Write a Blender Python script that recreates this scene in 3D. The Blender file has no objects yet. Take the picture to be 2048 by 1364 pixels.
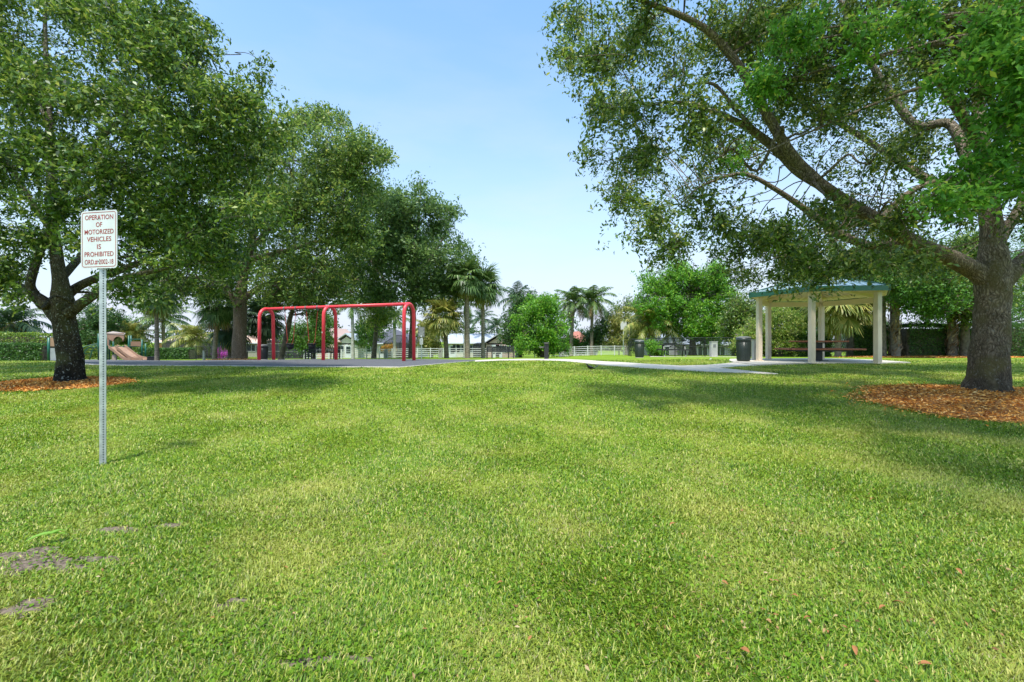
import bpy, bmesh, math, random
import numpy as np
from mathutils import Vector, Matrix
from math import radians, sin, cos, pi

# ------------------------------------------------------------------ camera, world, sun, exposure
scene = bpy.context.scene
C = scene.collection
F = 910.0            # focal length in photo pixels (photo 2048 wide)
EYE = 1.3
HOR = 683.0
cam_d = bpy.data.cameras.new("camera"); cam = bpy.data.objects.new("camera", cam_d); C.objects.link(cam)
cam.location = (0, 0, EYE); cam.rotation_euler = (radians(90), 0, 0)
cam_d.sensor_width = 36.0; cam_d.lens = 36.0 * F / 2048.0
cam_d.clip_start = 0.05; cam_d.clip_end = 3000
scene.camera = cam

SUN_EL, SUN_AZ = 69.0, 196.0      # azimuth clockwise from +Y: behind the camera, a little to the left
w = bpy.data.worlds.new("World"); scene.world = w; w.use_nodes = True
nt = w.node_tree; nt.nodes.clear()
out = nt.nodes.new('ShaderNodeOutputWorld'); bg = nt.nodes.new('ShaderNodeBackground')
sky = nt.nodes.new('ShaderNodeTexSky'); sky.sky_type = 'NISHITA'; sky.sun_disc = False
sky.sun_elevation = radians(SUN_EL); sky.sun_rotation = radians(SUN_AZ)
sky.air_density = 1.0; sky.dust_density = 1.6; sky.ozone_density = 1.0
tc = nt.nodes.new('ShaderNodeTexCoord'); sep = nt.nodes.new('ShaderNodeSeparateXYZ')
nt.links.new(tc.outputs['Generated'], sep.inputs[0])
mp = nt.nodes.new('ShaderNodeMapping'); mp.inputs['Scale'].default_value = (1.6, 1.6, 6.0)
nt.links.new(tc.outputs['Generated'], mp.inputs['Vector'])
nz = nt.nodes.new('ShaderNodeTexNoise'); nz.inputs['Scale'].default_value = 2.2; nz.inputs['Detail'].default_value = 7
nz.inputs['Roughness'].default_value = 0.55
nt.links.new(mp.outputs[0], nz.inputs['Vector'])
r1 = nt.nodes.new('ShaderNodeValToRGB'); r1.color_ramp.elements[0].position = 0.42; r1.color_ramp.elements[1].position = 0.72
nt.links.new(nz.outputs['Fac'], r1.inputs[0])
mr = nt.nodes.new('ShaderNodeMapRange'); mr.inputs['From Min'].default_value = 0.0; mr.inputs['From Max'].default_value = 0.85
mr.inputs['To Min'].default_value = 1.0; mr.inputs['To Max'].default_value = 0.0
nt.links.new(sep.outputs['Z'], mr.inputs['Value'])
pw = nt.nodes.new('ShaderNodeMath'); pw.operation = 'POWER'; pw.inputs[1].default_value = 1.15
nt.links.new(mr.outputs[0], pw.inputs[0])
mu = nt.nodes.new('ShaderNodeMath'); mu.operation = 'MULTIPLY_ADD'; mu.inputs[1].default_value = 0.26; 
nt.links.new(r1.outputs[0], mu.inputs[0]); nt.links.new(pw.outputs[0], mu.inputs[2])
mv = nt.nodes.new('ShaderNodeMath'); mv.operation = 'MULTIPLY'; mv.use_clamp = True
nt.links.new(mu.outputs[0], mv.inputs[0]); nt.links.new(mr.outputs[0], mv.inputs[1])
mix = nt.nodes.new('ShaderNodeMix'); mix.data_type = 'RGBA'
tint = nt.nodes.new('ShaderNodeMix'); tint.data_type = 'RGBA'; tint.blend_type = 'MULTIPLY'; tint.inputs[0].default_value = 1.0; tint.inputs[7].default_value = (.68, .93, .97, 1)
nt.links.new(sky.outputs[0], tint.inputs[6])
nt.links.new(mv.outputs[0], mix.inputs[0]); nt.links.new(tint.outputs[2], mix.inputs[6])
mix.inputs[7].default_value = (2.4, 2.6, 3.05, 1)     # thin white cloud and bright haze near the horizon
nt.links.new(mix.outputs[2], bg.inputs[0])
bg.inputs[1].default_value = 0.15
nt.links.new(bg.outputs[0], out.inputs[0])

sd = bpy.data.lights.new("sun", 'SUN'); sun = bpy.data.objects.new("sun", sd); C.objects.link(sun)
sd.energy = 2.4; sd.angle = radians(5); sd.color = (1.0, 0.95, 0.87)
a = radians(SUN_AZ); e = radians(SUN_EL)
sdir = Vector((sin(a) * cos(e), cos(a) * cos(e), sin(e)))
sun.rotation_euler = (-sdir).to_track_quat('-Z', 'Y').to_euler(); sun.location = (0, -10, 40)
scene.view_settings.view_transform = 'Standard'; scene.view_settings.look = 'None'
scene.view_settings.exposure = 1.27; scene.view_settings.gamma = 1
scene.render.resolution_x = 1024; scene.render.resolution_y = 682
try:
    scene.cycles.max_bounces = 6; scene.cycles.transparent_max_bounces = 12
except Exception: pass

# ------------------------------------------------------------------ helpers
rng = np.random.default_rng(7)
random.seed(7)

def smooth(a, b, x):
    t = np.clip((np.asarray(x, float) - a) / (b - a), 0, 1); return t * t * (3 - 2 * t)

_Y = np.array([-60, 0, 5, 8, 11, 14, 17, 20, 24, 30, 38, 50, 60, 90, 3000.])
_Z = np.array([0, 0, 0, .15, .34, .44, .48, .46, .34, .15, -.12, -.5, -1.3, -1.4, -1.4])
_yy = np.arange(-60, 200, .25); _zz = np.interp(_yy, _Y, _Z)
_k = np.hanning(15); _k /= _k.sum(); _zz = np.convolve(np.pad(_zz, 7, 'edge'), _k, 'valid')
def terrain(x, y):
    x = np.asarray(x, float); y = np.asarray(y, float)
    z = np.interp(y, _yy, _zz)
    z = z + smooth(2, 10, x) * np.interp(y, [18, 25, 50, 60], [0, .1, .25, 0])
    z = z - smooth(8, 20, -x) * np.interp(y, [16, 22, 38, 60, 70], [0, .08, .2, .1, 0])
    z = z + .012 * np.sin(x * .9 + 1) * np.sin(y * .7) * smooth(2, 5, y) 
    return z
def T(x, y): return float(terrain(x, y))
def G(px, Y):                    # ground point in the column px at distance Y
    x = (px - 1024) / F * Y
    return Vector((x, Y, T(x, Y)))
def P(px, py, Y): return Vector(((px - 1024) / F * Y, Y, EYE - (py - HOR) / F * Y))
def GP(px, py):                  # where the sight line through a photo pixel meets the ground
    ys = np.arange(1.2, 60, .02); x = (px - 1024) / F * ys
    d = (EYE - (py - HOR) / F * ys) - terrain(x, ys)
    i = np.where(d <= 0)[0]
    Y = ys[i[0]] if len(i) else 26.0
    return G(px, Y)

# ---- node materials
def lin(c): return tuple(c) + (1,) if len(c) == 3 else c
def mat(name, c1, c2=None, scale=8, rough=.7, bump=0, bscale=None, metal=0, spec=.3, stretch=(1, 1, 1), detail=5, p0=.35, p1=.65, dist=.02):
    m = bpy.data.materials.new(name); m.use_nodes = True; n = m.node_tree; b = n.nodes['Principled BSDF']
    b.inputs['Roughness'].default_value = rough; b.inputs['Metallic'].default_value = metal
    b.inputs['Specular IOR Level'].default_value = spec
    if c2 is None: c2 = tuple(v * .82 for v in c1)
    tc = n.nodes.new('ShaderNodeTexCoord'); mp = n.nodes.new('ShaderNodeMapping'); mp.inputs['Scale'].default_value = stretch
    n.links.new(tc.outputs['Object'], mp.inputs[0])
    nz = n.nodes.new('ShaderNodeTexNoise'); nz.inputs['Scale'].default_value = scale; nz.inputs['Detail'].default_value = detail
    n.links.new(mp.outputs[0], nz.inputs['Vector'])
    rp = n.nodes.new('ShaderNodeValToRGB'); rp.color_ramp.elements[0].position = p0; rp.color_ramp.elements[1].position = p1
    rp.color_ramp.elements[0].color = lin(c2); rp.color_ramp.elements[1].color = lin(c1)
    n.links.new(nz.outputs['Fac'], rp.inputs[0]); n.links.new(rp.outputs[0], b.inputs['Base Color'])
    if bump:
        n2 = n.nodes.new('ShaderNodeTexNoise'); n2.inputs['Scale'].default_value = bscale or scale * 4; n2.inputs['Detail'].default_value = 4
        n.links.new(mp.outputs[0], n2.inputs['Vector'])
        bp = n.nodes.new('ShaderNodeBump'); bp.inputs['Strength'].default_value = bump; bp.inputs['Distance'].default_value = dist
        n.links.new(n2.outputs['Fac'], bp.inputs['Height']); n.links.new(bp.outputs[0], b.inputs['Normal'])
    return m

def leafmat(name, cols, rough=.42, trans=.3, spec=.4, patch=0, patchcol=None, pscale=.6, p0=.5, p1=.62):
    """per-leaf random colour from a ramp + slow noise toward patchcol; part translucent."""
    m = bpy.data.materials.new(name); m.use_nodes = True; n = m.node_tree; b = n.nodes['Principled BSDF']
    b.inputs['Roughness'].default_value = rough; b.inputs['Specular IOR Level'].default_value = spec
    g = n.nodes.new('ShaderNodeNewGeometry'); rp = n.nodes.new('ShaderNodeValToRGB')
    el = rp.color_ramp.elements
    for i, (p, c) in enumerate(cols):
        if i < 2: el[i].position = p; el[i].color = lin(c)
        else: k = el.new(p); k.color = lin(c)
    n.links.new(g.outputs['Random Per Island'], rp.inputs[0]); col = rp.outputs[0]
    if patch:
        tc = n.nodes.new('ShaderNodeTexCoord'); nz = n.nodes.new('ShaderNodeTexNoise')
        nz.inputs['Scale'].default_value = pscale; nz.inputs['Detail'].default_value = 4
        n.links.new(tc.outputs['Object'], nz.inputs['Vector'])
        r2 = n.nodes.new('ShaderNodeMapRange'); r2.inputs['From Min'].default_value = p0; r2.inputs['From Max'].default_value = p1
        r2.inputs['To Max'].default_value = patch
        n.links.new(nz.outputs['Fac'], r2.inputs[0])
        mx = n.nodes.new('ShaderNodeMix'); mx.data_type = 'RGBA'
        n.links.new(r2.outputs[0], mx.inputs[0]); n.links.new(col, mx.inputs[6]); mx.inputs[7].default_value = lin(patchcol)
        col = mx.outputs[2]
    n.links.new(col, b.inputs['Base Color'])
    if trans:
        tr = n.nodes.new('ShaderNodeBsdfTranslucent'); ms = n.nodes.new('ShaderNodeMixShader'); ms.inputs[0].default_value = trans
        hs = n.nodes.new('ShaderNodeHueSaturation'); hs.inputs['Hue'].default_value = .485; hs.inputs['Value'].default_value = 1.5
        n.links.new(col, hs.inputs['Color']); n.links.new(hs.outputs[0], tr.inputs[0])
        n.links.new(b.outputs[0], ms.inputs[1]); n.links.new(tr.outputs[0], ms.inputs[2])
        n.links.new(ms.outputs[0], n.nodes['Material Output'].inputs[0])
    return m

def barkmat(name, c1, c2, spots=None, spot_amt=.0, scale=9, bump=1.0, dark_low=None, low=(0, 2), moss=None, dist=.05):
    m = bpy.data.materials.new(name); m.use_nodes = True; n = m.node_tree; b = n.nodes['Principled BSDF']
    b.inputs['Roughness'].default_value = .9; b.inputs['Specular IOR Level'].default_value = .15
    tc = n.nodes.new('ShaderNodeTexCoord'); mp = n.nodes.new('ShaderNodeMapping'); mp.inputs['Scale'].default_value = (1, 1, .16)
    n.links.new(tc.outputs['Object'], mp.inputs[0])
    wn = n.nodes.new('ShaderNodeTexNoise'); wn.inputs['Scale'].default_value = 3; n.links.new(tc.outputs['Object'], wn.inputs['Vector'])
    va = n.nodes.new('ShaderNodeVectorMath'); va.operation = 'MULTIPLY_ADD'; va.inputs[1].default_value = (.35, .35, .1)
    n.links.new(wn.outputs['Color'], va.inputs[0]); n.links.new(mp.outputs[0], va.inputs[2])
    vo = n.nodes.new('ShaderNodeTexVoronoi'); vo.feature = 'DISTANCE_TO_EDGE'; vo.inputs['Scale'].default_value = scale * 2.6
    n.links.new(va.outputs[0], vo.inputs['Vector'])
    nz = n.nodes.new('ShaderNodeTexNoise'); nz.inputs['Scale'].default_value = scale * 3.4; nz.inputs['Detail'].default_value = 9; nz.inputs['Roughness'].default_value = .75
    n.links.new(va.outputs[0], nz.inputs['Vector'])
    mh = n.nodes.new('ShaderNodeMath'); mh.operation = 'MULTIPLY_ADD'; mh.inputs[1].default_value = 1.1; n.links.new(vo.outputs['Distance'], mh.inputs[0]); n.links.new(nz.outputs['Fac'], mh.inputs[2])
    rp = n.nodes.new('ShaderNodeValToRGB'); rp.color_ramp.elements[0].position = .42; rp.color_ramp.elements[1].position = 1.0
    rp.color_ramp.elements[0].color = lin(c2); rp.color_ramp.elements[1].color = lin(c1)
    n.links.new(mh.outputs[0], rp.inputs[0]); col = rp.outputs[0]
    def mixin(fac, c):
        nonlocal col
        mx = n.nodes.new('ShaderNodeMix'); mx.data_type = 'RGBA'; n.links.new(fac, mx.inputs[0]); n.links.new(col, mx.inputs[6])
        mx.inputs[7].default_value = lin(c); col = mx.outputs[2]
    def noise(sc, lo, hi, mult=1, st=None, off=0):
        q = n.nodes.new('ShaderNodeTexNoise'); q.inputs['Scale'].default_value = sc; q.inputs['Detail'].default_value = 5
        mpp = n.nodes.new('ShaderNodeMapping'); mpp.inputs['Location'].default_value = (off, off, off)
        if st: mpp.inputs['Scale'].default_value = st
        n.links.new(tc.outputs['Object'], mpp.inputs[0]); n.links.new(mpp.outputs[0], q.inputs['Vector'])
        r = n.nodes.new('ShaderNodeMapRange'); r.inputs['From Min'].default_value = lo; r.inputs['From Max'].default_value = hi; r.inputs['To Max'].default_value = mult
        n.links.new(q.outputs['Fac'], r.inputs[0]); return r.outputs[0]
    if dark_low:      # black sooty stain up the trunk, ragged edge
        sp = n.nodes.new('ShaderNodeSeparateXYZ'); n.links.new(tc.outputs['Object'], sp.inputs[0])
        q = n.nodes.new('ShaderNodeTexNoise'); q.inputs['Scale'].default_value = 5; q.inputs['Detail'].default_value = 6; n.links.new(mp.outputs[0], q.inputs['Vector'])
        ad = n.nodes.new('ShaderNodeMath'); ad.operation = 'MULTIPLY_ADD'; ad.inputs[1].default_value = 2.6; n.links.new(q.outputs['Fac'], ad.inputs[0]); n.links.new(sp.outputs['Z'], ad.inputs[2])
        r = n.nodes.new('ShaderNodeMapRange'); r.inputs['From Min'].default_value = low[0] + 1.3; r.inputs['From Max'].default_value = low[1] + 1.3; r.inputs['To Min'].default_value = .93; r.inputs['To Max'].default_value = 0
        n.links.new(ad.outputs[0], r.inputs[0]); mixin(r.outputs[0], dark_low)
    if moss: mixin(noise(2.2, .52, .68, .75, off=4), moss)
    if spots: mixin(noise(26, .60, .66, spot_amt, (1, 1, .8), off=9), spots)
    n.links.new(col, b.inputs['Base Color'])
    bp = n.nodes.new('ShaderNodeBump'); bp.inputs['Strength'].default_value = bump; bp.inputs['Distance'].default_value = dist
    n.links.new(mh.outputs[0], bp.inputs['Height']); n.links.new(bp.outputs[0], b.inputs['Normal'])
    return m

# ---- mesh building
class MB:
    def __init__(s): s.v = []; s.f = []; s.n = 0; s.o = Vector((0, 0, 0))
    def add(s, v, f):
        v = np.asarray(v, float).reshape(-1, 3); k = s.n; s.v.append(v); s.n += len(v)
        s.f += [tuple(i + k for i in q) for q in f]
    def box(s, c, d, rz=0, M=None):
        x, y, z = [q / 2 for q in d]
        v = np.array([(-x, -y, -z), (x, -y, -z), (x, y, -z), (-x, y, -z), (-x, -y, z), (x, -y, z), (x, y, z), (-x, y, z)])
        if M is not None: v = v @ np.array(M.to_3x3()).T
        if rz: cr, sr = cos(rz), sin(rz); v = np.c_[v[:, 0] * cr - v[:, 1] * sr, v[:, 0] * sr + v[:, 1] * cr, v[:, 2]]
        s.add(v + np.array(c), [(0, 3, 2, 1), (4, 5, 6, 7), (0, 1, 5, 4), (1, 2, 6, 5), (2, 3, 7, 6), (3, 0, 4, 7)])
        return s
    def bar(s, p, q, wd, ht):            # square bar between two points
        p = Vector(p); q = Vector(q); d = q - p
        M = d.to_track_quat('X', 'Z').to_matrix(); return s.box((p + q) / 2, (d.length, wd, ht), M=M)
    def tube(s, pts, r, sides=8, cap=True, jit=0):
        pts = [Vector(p) for p in pts]; n = len(pts)
        if not hasattr(r, '__len__'): r = [r] * n
        up = Vector((0.13, .21, 1)).normalized(); V = []
        pa = None
        for i, p in enumerate(pts):
            t = (pts[min(i + 1, n - 1)] - pts[max(i - 1, 0)]).normalized()
            if pa is None:
                ref = Vector((1, 0, 0)) if abs(t.z) > .7 else Vector((0, 0, 1)); a_ = t.cross(ref).normalized()
            else:
                a_ = (pa - t * pa.dot(t)).normalized()
            pa = a_; b_ = t.cross(a_)
            for k in range(sides):
                th = 2 * pi * k / sides; rr = r[i] * (1 + (jit * sin(3 * th + i * .7) + jit * .6 * sin(5 * th + 1.3 * i) if jit else 0))
                V.append(p + (a_ * cos(th) + b_ * sin(th)) * rr)
        f = [(i * sides + k, i * sides + (k + 1) % sides, (i + 1) * sides + (k + 1) % sides, (i + 1) * sides + k) for i in range(n - 1) for k in range(sides)]
        if cap: f += [tuple(range(sides))[::-1], tuple((n - 1) * sides + k for k in range(sides))]
        s.add([tuple(v) for v in V], f); return s
    def lathe(s, prof, c=(0, 0, 0), sides=20):
        V = [(c[0] + r * cos(2 * pi * k / sides), c[1] + r * sin(2 * pi * k / sides), c[2] + z) for r, z in prof for k in range(sides)]
        n = len(prof)
        f = [(i * sides + k, i * sides + (k + 1) % sides, (i + 1) * sides + (k + 1) % sides, (i + 1) * sides + k) for i in range(n - 1) for k in range(sides)]
        f += [tuple(range(sides))[::-1], tuple((n - 1) * sides + k for k in range(sides))]
        s.add(V, f); return s
    def build(s, name, m, parent=None, smoothf=False, loc=None, bev=0):
        me = bpy.data.meshes.new(name)
        me.from_pydata(np.concatenate(s.v).tolist(), [], s.f); me.update()
        me.materials.append(m)
        if smoothf: me.polygons.foreach_set('use_smooth', [True] * len(me.polygons))
        o = bpy.data.objects.new(name, me); C.objects.link(o)
        if parent: o.parent = parent
        if loc is not None: o.location = loc
        if bev:
            md = o.modifiers.new('bevel', 'BEVEL'); md.width = bev; md.segments = 2; md.limit_method = 'ANGLE'
        return o

def bigmesh(name, V, m, parent=None, per=4, loc=None, smoothf=False, F_=None):
    """V (n*per,3); polygons of `per` verts each, or F_ = loops array (k,per) index"""
    me = bpy.data.meshes.new(name); V = np.ascontiguousarray(V, dtype=np.float32)
    me.vertices.add(len(V)); me.vertices.foreach_set('co', V.ravel())
    if F_ is None: F_ = np.arange(len(V)).reshape(-1, per)
    F_ = np.ascontiguousarray(F_, dtype=np.int32); nf, k = F_.shape
    me.loops.add(nf * k); me.loops.foreach_set('vertex_index', F_.ravel())
    me.polygons.add(nf); me.polygons.foreach_set('loop_start', np.arange(nf, dtype=np.int32) * k)
    me.polygons.foreach_set('loop_total', np.full(nf, k, dtype=np.int32))
    if smoothf: me.polygons.foreach_set('use_smooth', np.ones(nf, dtype=bool))
    me.update(calc_edges=True); me.materials.append(m)
    o = bpy.data.objects.new(name, me); C.objects.link(o)
    if parent: o.parent = parent
    if loc is not None: o.location = loc
    return o

def empty(name, loc, rz=0):
    o = bpy.data.objects.new(name, None); C.objects.link(o); o.location = loc; o.rotation_euler = (0, 0, rz); o.empty_display_size = .2; return o
def tag(o, label=None, cat=None, group=None, kind=None):
    if label: o['label'] = label
    if cat: o['category'] = cat
    if group: o['group'] = group
    if kind: o['kind'] = kind
    return o
def thing(name, label, cat, loc, rz=0, group=None): return tag(empty(name, loc, rz), label, cat, group)

def crom(ctrl, sub=6):
    """Catmull-Rom through (x,y,z,r) control points"""
    c = [np.array(q, float) for q in ctrl]; c = [2 * c[0] - c[1]] + c + [2 * c[-1] - c[-2]]; o = []
    for i in range(1, len(c) - 2):
        for k in range(sub):
            t = k / sub; a_, b_, d_, e_ = c[i - 1], c[i], c[i + 1], c[i + 2]
            o.append(.5 * ((2 * b_) + (-a_ + d_) * t + (2 * a_ - 5 * b_ + 4 * d_ - e_) * t * t + (-a_ + 3 * b_ - 3 * d_ + e_) * t ** 3))
    o.append(c[-2]); return np.array(o)

def unit(v): return v / np.maximum(np.linalg.norm(v, axis=-1, keepdims=True), 1e-9)
def leaves(c, ax, nr, L, W):
    """rhombus leaves, slightly folded; returns (4n,3)"""
    ax = unit(ax); nr = nr - ax * (nr * ax).sum(1, keepdims=True); nr = unit(nr); sd_ = np.cross(ax, nr)
    L = np.asarray(L).reshape(-1, 1); W = np.asarray(W).reshape(-1, 1)
    a0 = c - ax * L * .5; a1 = c + sd_ * W * .5 + nr * W * .15 - ax * L * .02; a2 = c + ax * L * .5 - nr * L * .08; a3 = c - sd_ * W * .5 + nr * W * .15 - ax * L * .02
    return np.stack([a0, a1, a2, a3], 1).reshape(-1, 3)

def pnoise(p, s, seed=0):
    r = np.random.default_rng(seed + 100); v = 0
    for i in range(7):
        k = r.normal(size=3); k /= np.linalg.norm(k); f = s * (1 + i * .35); v = v + np.sin(p @ k * f + r.uniform(0, 6.28))
    return v / 7
# ------------------------------------------------------------------ foliage generator
def foliage(blobs, ncl, lpc, L, seed=0, gap=-.12, gs=1.6, zf=.85, cl=.42, shell=.5, droop=.15, wr=.42, spread=.30):
    """blobs (x,y,z,r). Leaves sit along short twigs scattered in the blobs; slow noise opens gaps."""
    r = np.random.default_rng(seed); B = np.array(blobs, float)
    w_ = B[:, 3] ** 2; idx = r.choice(len(B), int(ncl * 1.8), p=w_ / w_.sum())
    d = unit(r.normal(size=(len(idx), 3))); rad = B[idx, 3] * (r.random(len(idx)) ** shell)
    rad *= 1 + .22 * pnoise(d * 2.2 + idx[:, None] * 1.7, 1.5, seed)
    c = B[idx, :3] + d * rad[:, None] * np.array([1, 1, zf])
    keep = pnoise(c, gs, seed + 5) > gap; c = c[keep][:ncl]; d = d[keep][:ncl]
    n = len(c); tw = unit(d * .8 + r.normal(size=(n, 3)) * .55 + np.array([0, 0, -droop]))
    ln = cl * r.uniform(.5, 1.3, n)
    k = np.repeat(np.arange(n), lpc); m = len(k)
    t = r.uniform(-1, 1, m); p = c[k] + tw[k] * (t * ln[k])[:, None] + r.normal(size=(m, 3)) * (ln[k] * spread * (1 - .55 * np.clip(t, 0, 1)))[:, None]
    p[:, 2] -= droop * .5 * ln[k] * t ** 2
    ax = tw[k] * .7 + r.normal(size=(m, 3)) * .6; nr = r.normal(size=(m, 3)) * .65 + np.array([0, 0, .8]) + d[k] * .3
    Ls = L * r.uniform(.6, 1.25, m)
    return leaves(p, ax, nr, Ls, Ls * wr), c, tw, ln

def twigs(mb, B, c, n, r0, seed=0, sides=4):
    r = random.Random(seed); B = np.array(B, float)
    sel = r.sample(range(len(c)), min(n, len(c)))
    for i in sel:
        q = c[i]; j = np.argmin(np.linalg.norm(B[:, :3] - q, axis=1) / B[:, 3]); s0 = B[j, :3] + (np.array([r.gauss(0, 1) for _ in range(3)])) * B[j, 3] * .12
        m_ = (s0 + q) / 2 + np.array([r.gauss(0, .12), r.gauss(0, .12), r.gauss(.08, .12)]) * B[j, 3]
        mb.tube(crom([(*s0, r0), (*m_, r0 * .6), (*q, r0 * .22)], 4)[:, :3], list(np.linspace(r0, r0 * .25, 9)), sides, cap=False)

def tree(name, label, cat, base, trunk, limbs, blobs, leafm, barkm, ncl, lpc, L, seed, tw=120, twr=.018, group=None, sides=16, jit=.03, branch=True, extra=None, roots=0, rs=1.0, **kw):
    """base world point; trunk & limbs are lists of world (x,y,z,r) control points; blobs world (x,y,z,r)"""
    root = thing(name, label, cat, base, group=group); o = np.array(base)
    loc = lambda L_: [(q[0] - o[0], q[1] - o[1], q[2] - o[2], q[3] * rs) for q in L_]
    t = crom(loc(trunk), 6); mb = MB(); mb.tube(t[:, :3], list(t[:, 3]), sides, jit=jit)
    if roots:
        r4 = random.Random(seed + 3); R0 = t[3, 3]
        for k in range(roots):
            a4 = 2 * pi * (k + r4.uniform(-.25, .25)) / roots; c4, s4 = cos(a4), sin(a4); q_ = r4.uniform(.8, 1.2); zz = lambda d4: T(o[0] + c4 * d4, o[1] + s4 * d4) - o[2]
            cp = crom([(c4 * R0 * .55, s4 * R0 * .55, R0 * 1.25, R0 * .26), (c4 * R0 * .82, s4 * R0 * .82, R0 * .5, R0 * .24), (c4 * R0 * 1.35 * q_, s4 * R0 * 1.35 * q_, zz(R0 * 1.35) + .05, R0 * .15), (c4 * R0 * 2.0 * q_, s4 * R0 * 2.0 * q_, zz(R0 * 2) - .05, R0 * .07)], 4)
            mb.tube(cp[:, :3], list(cp[:, 3]), 8)
    B = [(q[0] - o[0], q[1] - o[1], q[2] - o[2], q[3]) for q in blobs]; skel = [tuple(q) for q in t[len(t) // 2:]]
    parts = []
    for lb in limbs:
        l = crom(loc(lb), 6); m2 = MB(); m2.tube(l[:, :3], list(l[:, 3]), max(8, sides - 6), jit=jit); parts.append(m2); skel += [tuple(q) for q in l[3:]]
    if branch:
        S = np.array(skel); rr = random.Random(seed)
        for b in B:
            d = np.linalg.norm(S[:, :3] - np.array(b[:3]), axis=1) + np.maximum(0, S[:, 2] - b[2]) * .7
            s0 = S[np.argmin(d)]; bl = np.array(b[:3]); ds = np.linalg.norm(bl - s0[:3])
            if ds < .25: continue
            r0 = min(s0[3] * .6, .012 + .013 * ds + b[3] * .006, .011 if ds > 1.5 and rs < .8 else 9); w3 = lambda u_, a_=.07: s0[:3] + (bl - s0[:3]) * u_ + np.array([rr.gauss(0, a_), rr.gauss(0, a_), rr.gauss(.05, a_)]) * ds * (1.7 if rs < .8 else 1)
            cpts = crom([(*s0[:3], r0), (*w3(.3), r0 * .85), (*w3(.6), r0 * .7), (*w3(.82, .04), r0 * .55), (*bl, r0 * .45)], 4); mb.tube(cpts[:, :3], list(cpts[:, 3]), 7, jit=jit)
            for q in range(3):
                dd = np.array([rr.gauss(0, 1), rr.gauss(0, 1), rr.gauss(.1, .8)]); dd /= np.linalg.norm(dd)
                e_ = bl + dd * b[3] * .75; mm = (bl + e_) / 2 + np.array([0, 0, .12]) * b[3]
                c2 = crom([(*bl, r0 * .45), (*mm, r0 * .3), (*e_, r0 * .12)], 4); mb.tube(c2[:, :3], list(c2[:, 3]), 5)
    V, c, twd, ln = foliage(B, ncl, lpc, L, seed, **kw)
    if tw: twigs(mb, B, c, tw, twr, seed)
    mb.build('trunk', barkm, root, True)
    for m2 in parts: m2.build('limb', barkm, root, True)
    bigmesh('crown', V, leafm, root)
    if extra: extra(root, o)
    return root

# ------------------------------------------------------------------ materials
M = {}
M['oak'] = leafmat('oak_leaf', [(0, (.022, .050, .006)), (.45, (.068, .145, .018)), (.8, (.155, .26, .036)), (1, (.34, .38, .08))], rough=.42, spec=.5, trans=.34)
M['oakmid'] = leafmat('oak_leaf_mid', [(0, (.032, .075, .012)), (.45, (.10, .19, .030)), (.8, (.19, .29, .05)), (1, (.36, .40, .09))], rough=.42, spec=.5, trans=.4)
M['oak2'] = leafmat('oak_leaf_olive', [(0, (.026, .055, .008)), (.5, (.078, .150, .020)), (.85, (.165, .25, .04)), (1, (.36, .36, .08))], rough=.42, spec=.5, trans=.38)
M['oakbright'] = leafmat('oak_leaf_sunlit', [(0, (.07, .19, .025)), (.5, (.12, .31, .04)), (.9, (.20, .42, .055)), (1, (.48, .52, .07))], rough=.38, trans=.5)  # front leaves of the right oak, sunlight painted in as a brighter green
M['oak3'] = leafmat('oak_leaf_blue', [(0, (.045, .10, .030)), (.5, (.105, .195, .050)), (1, (.19, .29, .075))], rough=.48, trans=.4)
M['bright'] = leafmat('bright_leaf', [(0, (.045, .15, .012)), (.5, (.10, .28, .022)), (.85, (.20, .42, .035)), (1, (.32, .50, .06))], rough=.45, trans=.4)
M['bush'] = leafmat('bush_leaf', [(0, (.035, .10, .014)), (.5, (.07, .18, .02)), (1, (.13, .28, .035))], rough=.45, trans=.3)
M['dark'] = leafmat('dark_leaf', [(0, (.022, .065, .016)), (.6, (.05, .12, .028)), (1, (.11, .19, .04))], rough=.45, trans=.25)
M['yellow'] = leafmat('variegated_leaf', [(0, (.06, .14, .02)), (.45, (.15, .26, .03)), (.8, (.32, .38, .06)), (1, (.5, .5, .18))], rough=.45, trans=.35)
M['hedge'] = leafmat('hedge_leaf', [(0, (.022, .07, .012)), (.6, (.055, .14, .022)), (1, (.13, .25, .04))], rough=.4, trans=.25)
M['hedgeyel'] = leafmat('hedge_leaf_yellow', [(0, (.06, .14, .015)), (.6, (.14, .24, .025)), (1, (.35, .42, .05))], rough=.45, trans=.3)
M['palm'] = leafmat('palm_leaf', [(0, (.045, .10, .022)), (.6, (.095, .175, .04)), (1, (.20, .27, .08))], rough=.4, trans=.2)
M['palmgold'] = leafmat('palm_leaf_gold', [(0, (.10, .14, .025)), (.5, (.22, .25, .05)), (1, (.42, .36, .10))], rough=.45, trans=.25)
M['palmdry'] = leafmat('palm_leaf_dry', [(0, (.16, .10, .04)), (.6, (.30, .20, .08)), (1, (.45, .36, .17))], rough=.7, trans=.15)
M['palmdark'] = leafmat('palm_leaf_dark', [(0, (.022, .055, .024)), (1, (.065, .12, .05))], rough=.45, trans=.15)
M['magenta'] = leafmat('bougainvillea_bract', [(0, (.35, .03, .30)), (1, (.65, .12, .55))], rough=.6, trans=.3)
M['orangeleaf'] = leafmat('croton_leaf', [(0, (.45, .12, .02)), (.5, (.5, .28, .03)), (1, (.15, .2, .03))], rough=.5, trans=.2)

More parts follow.
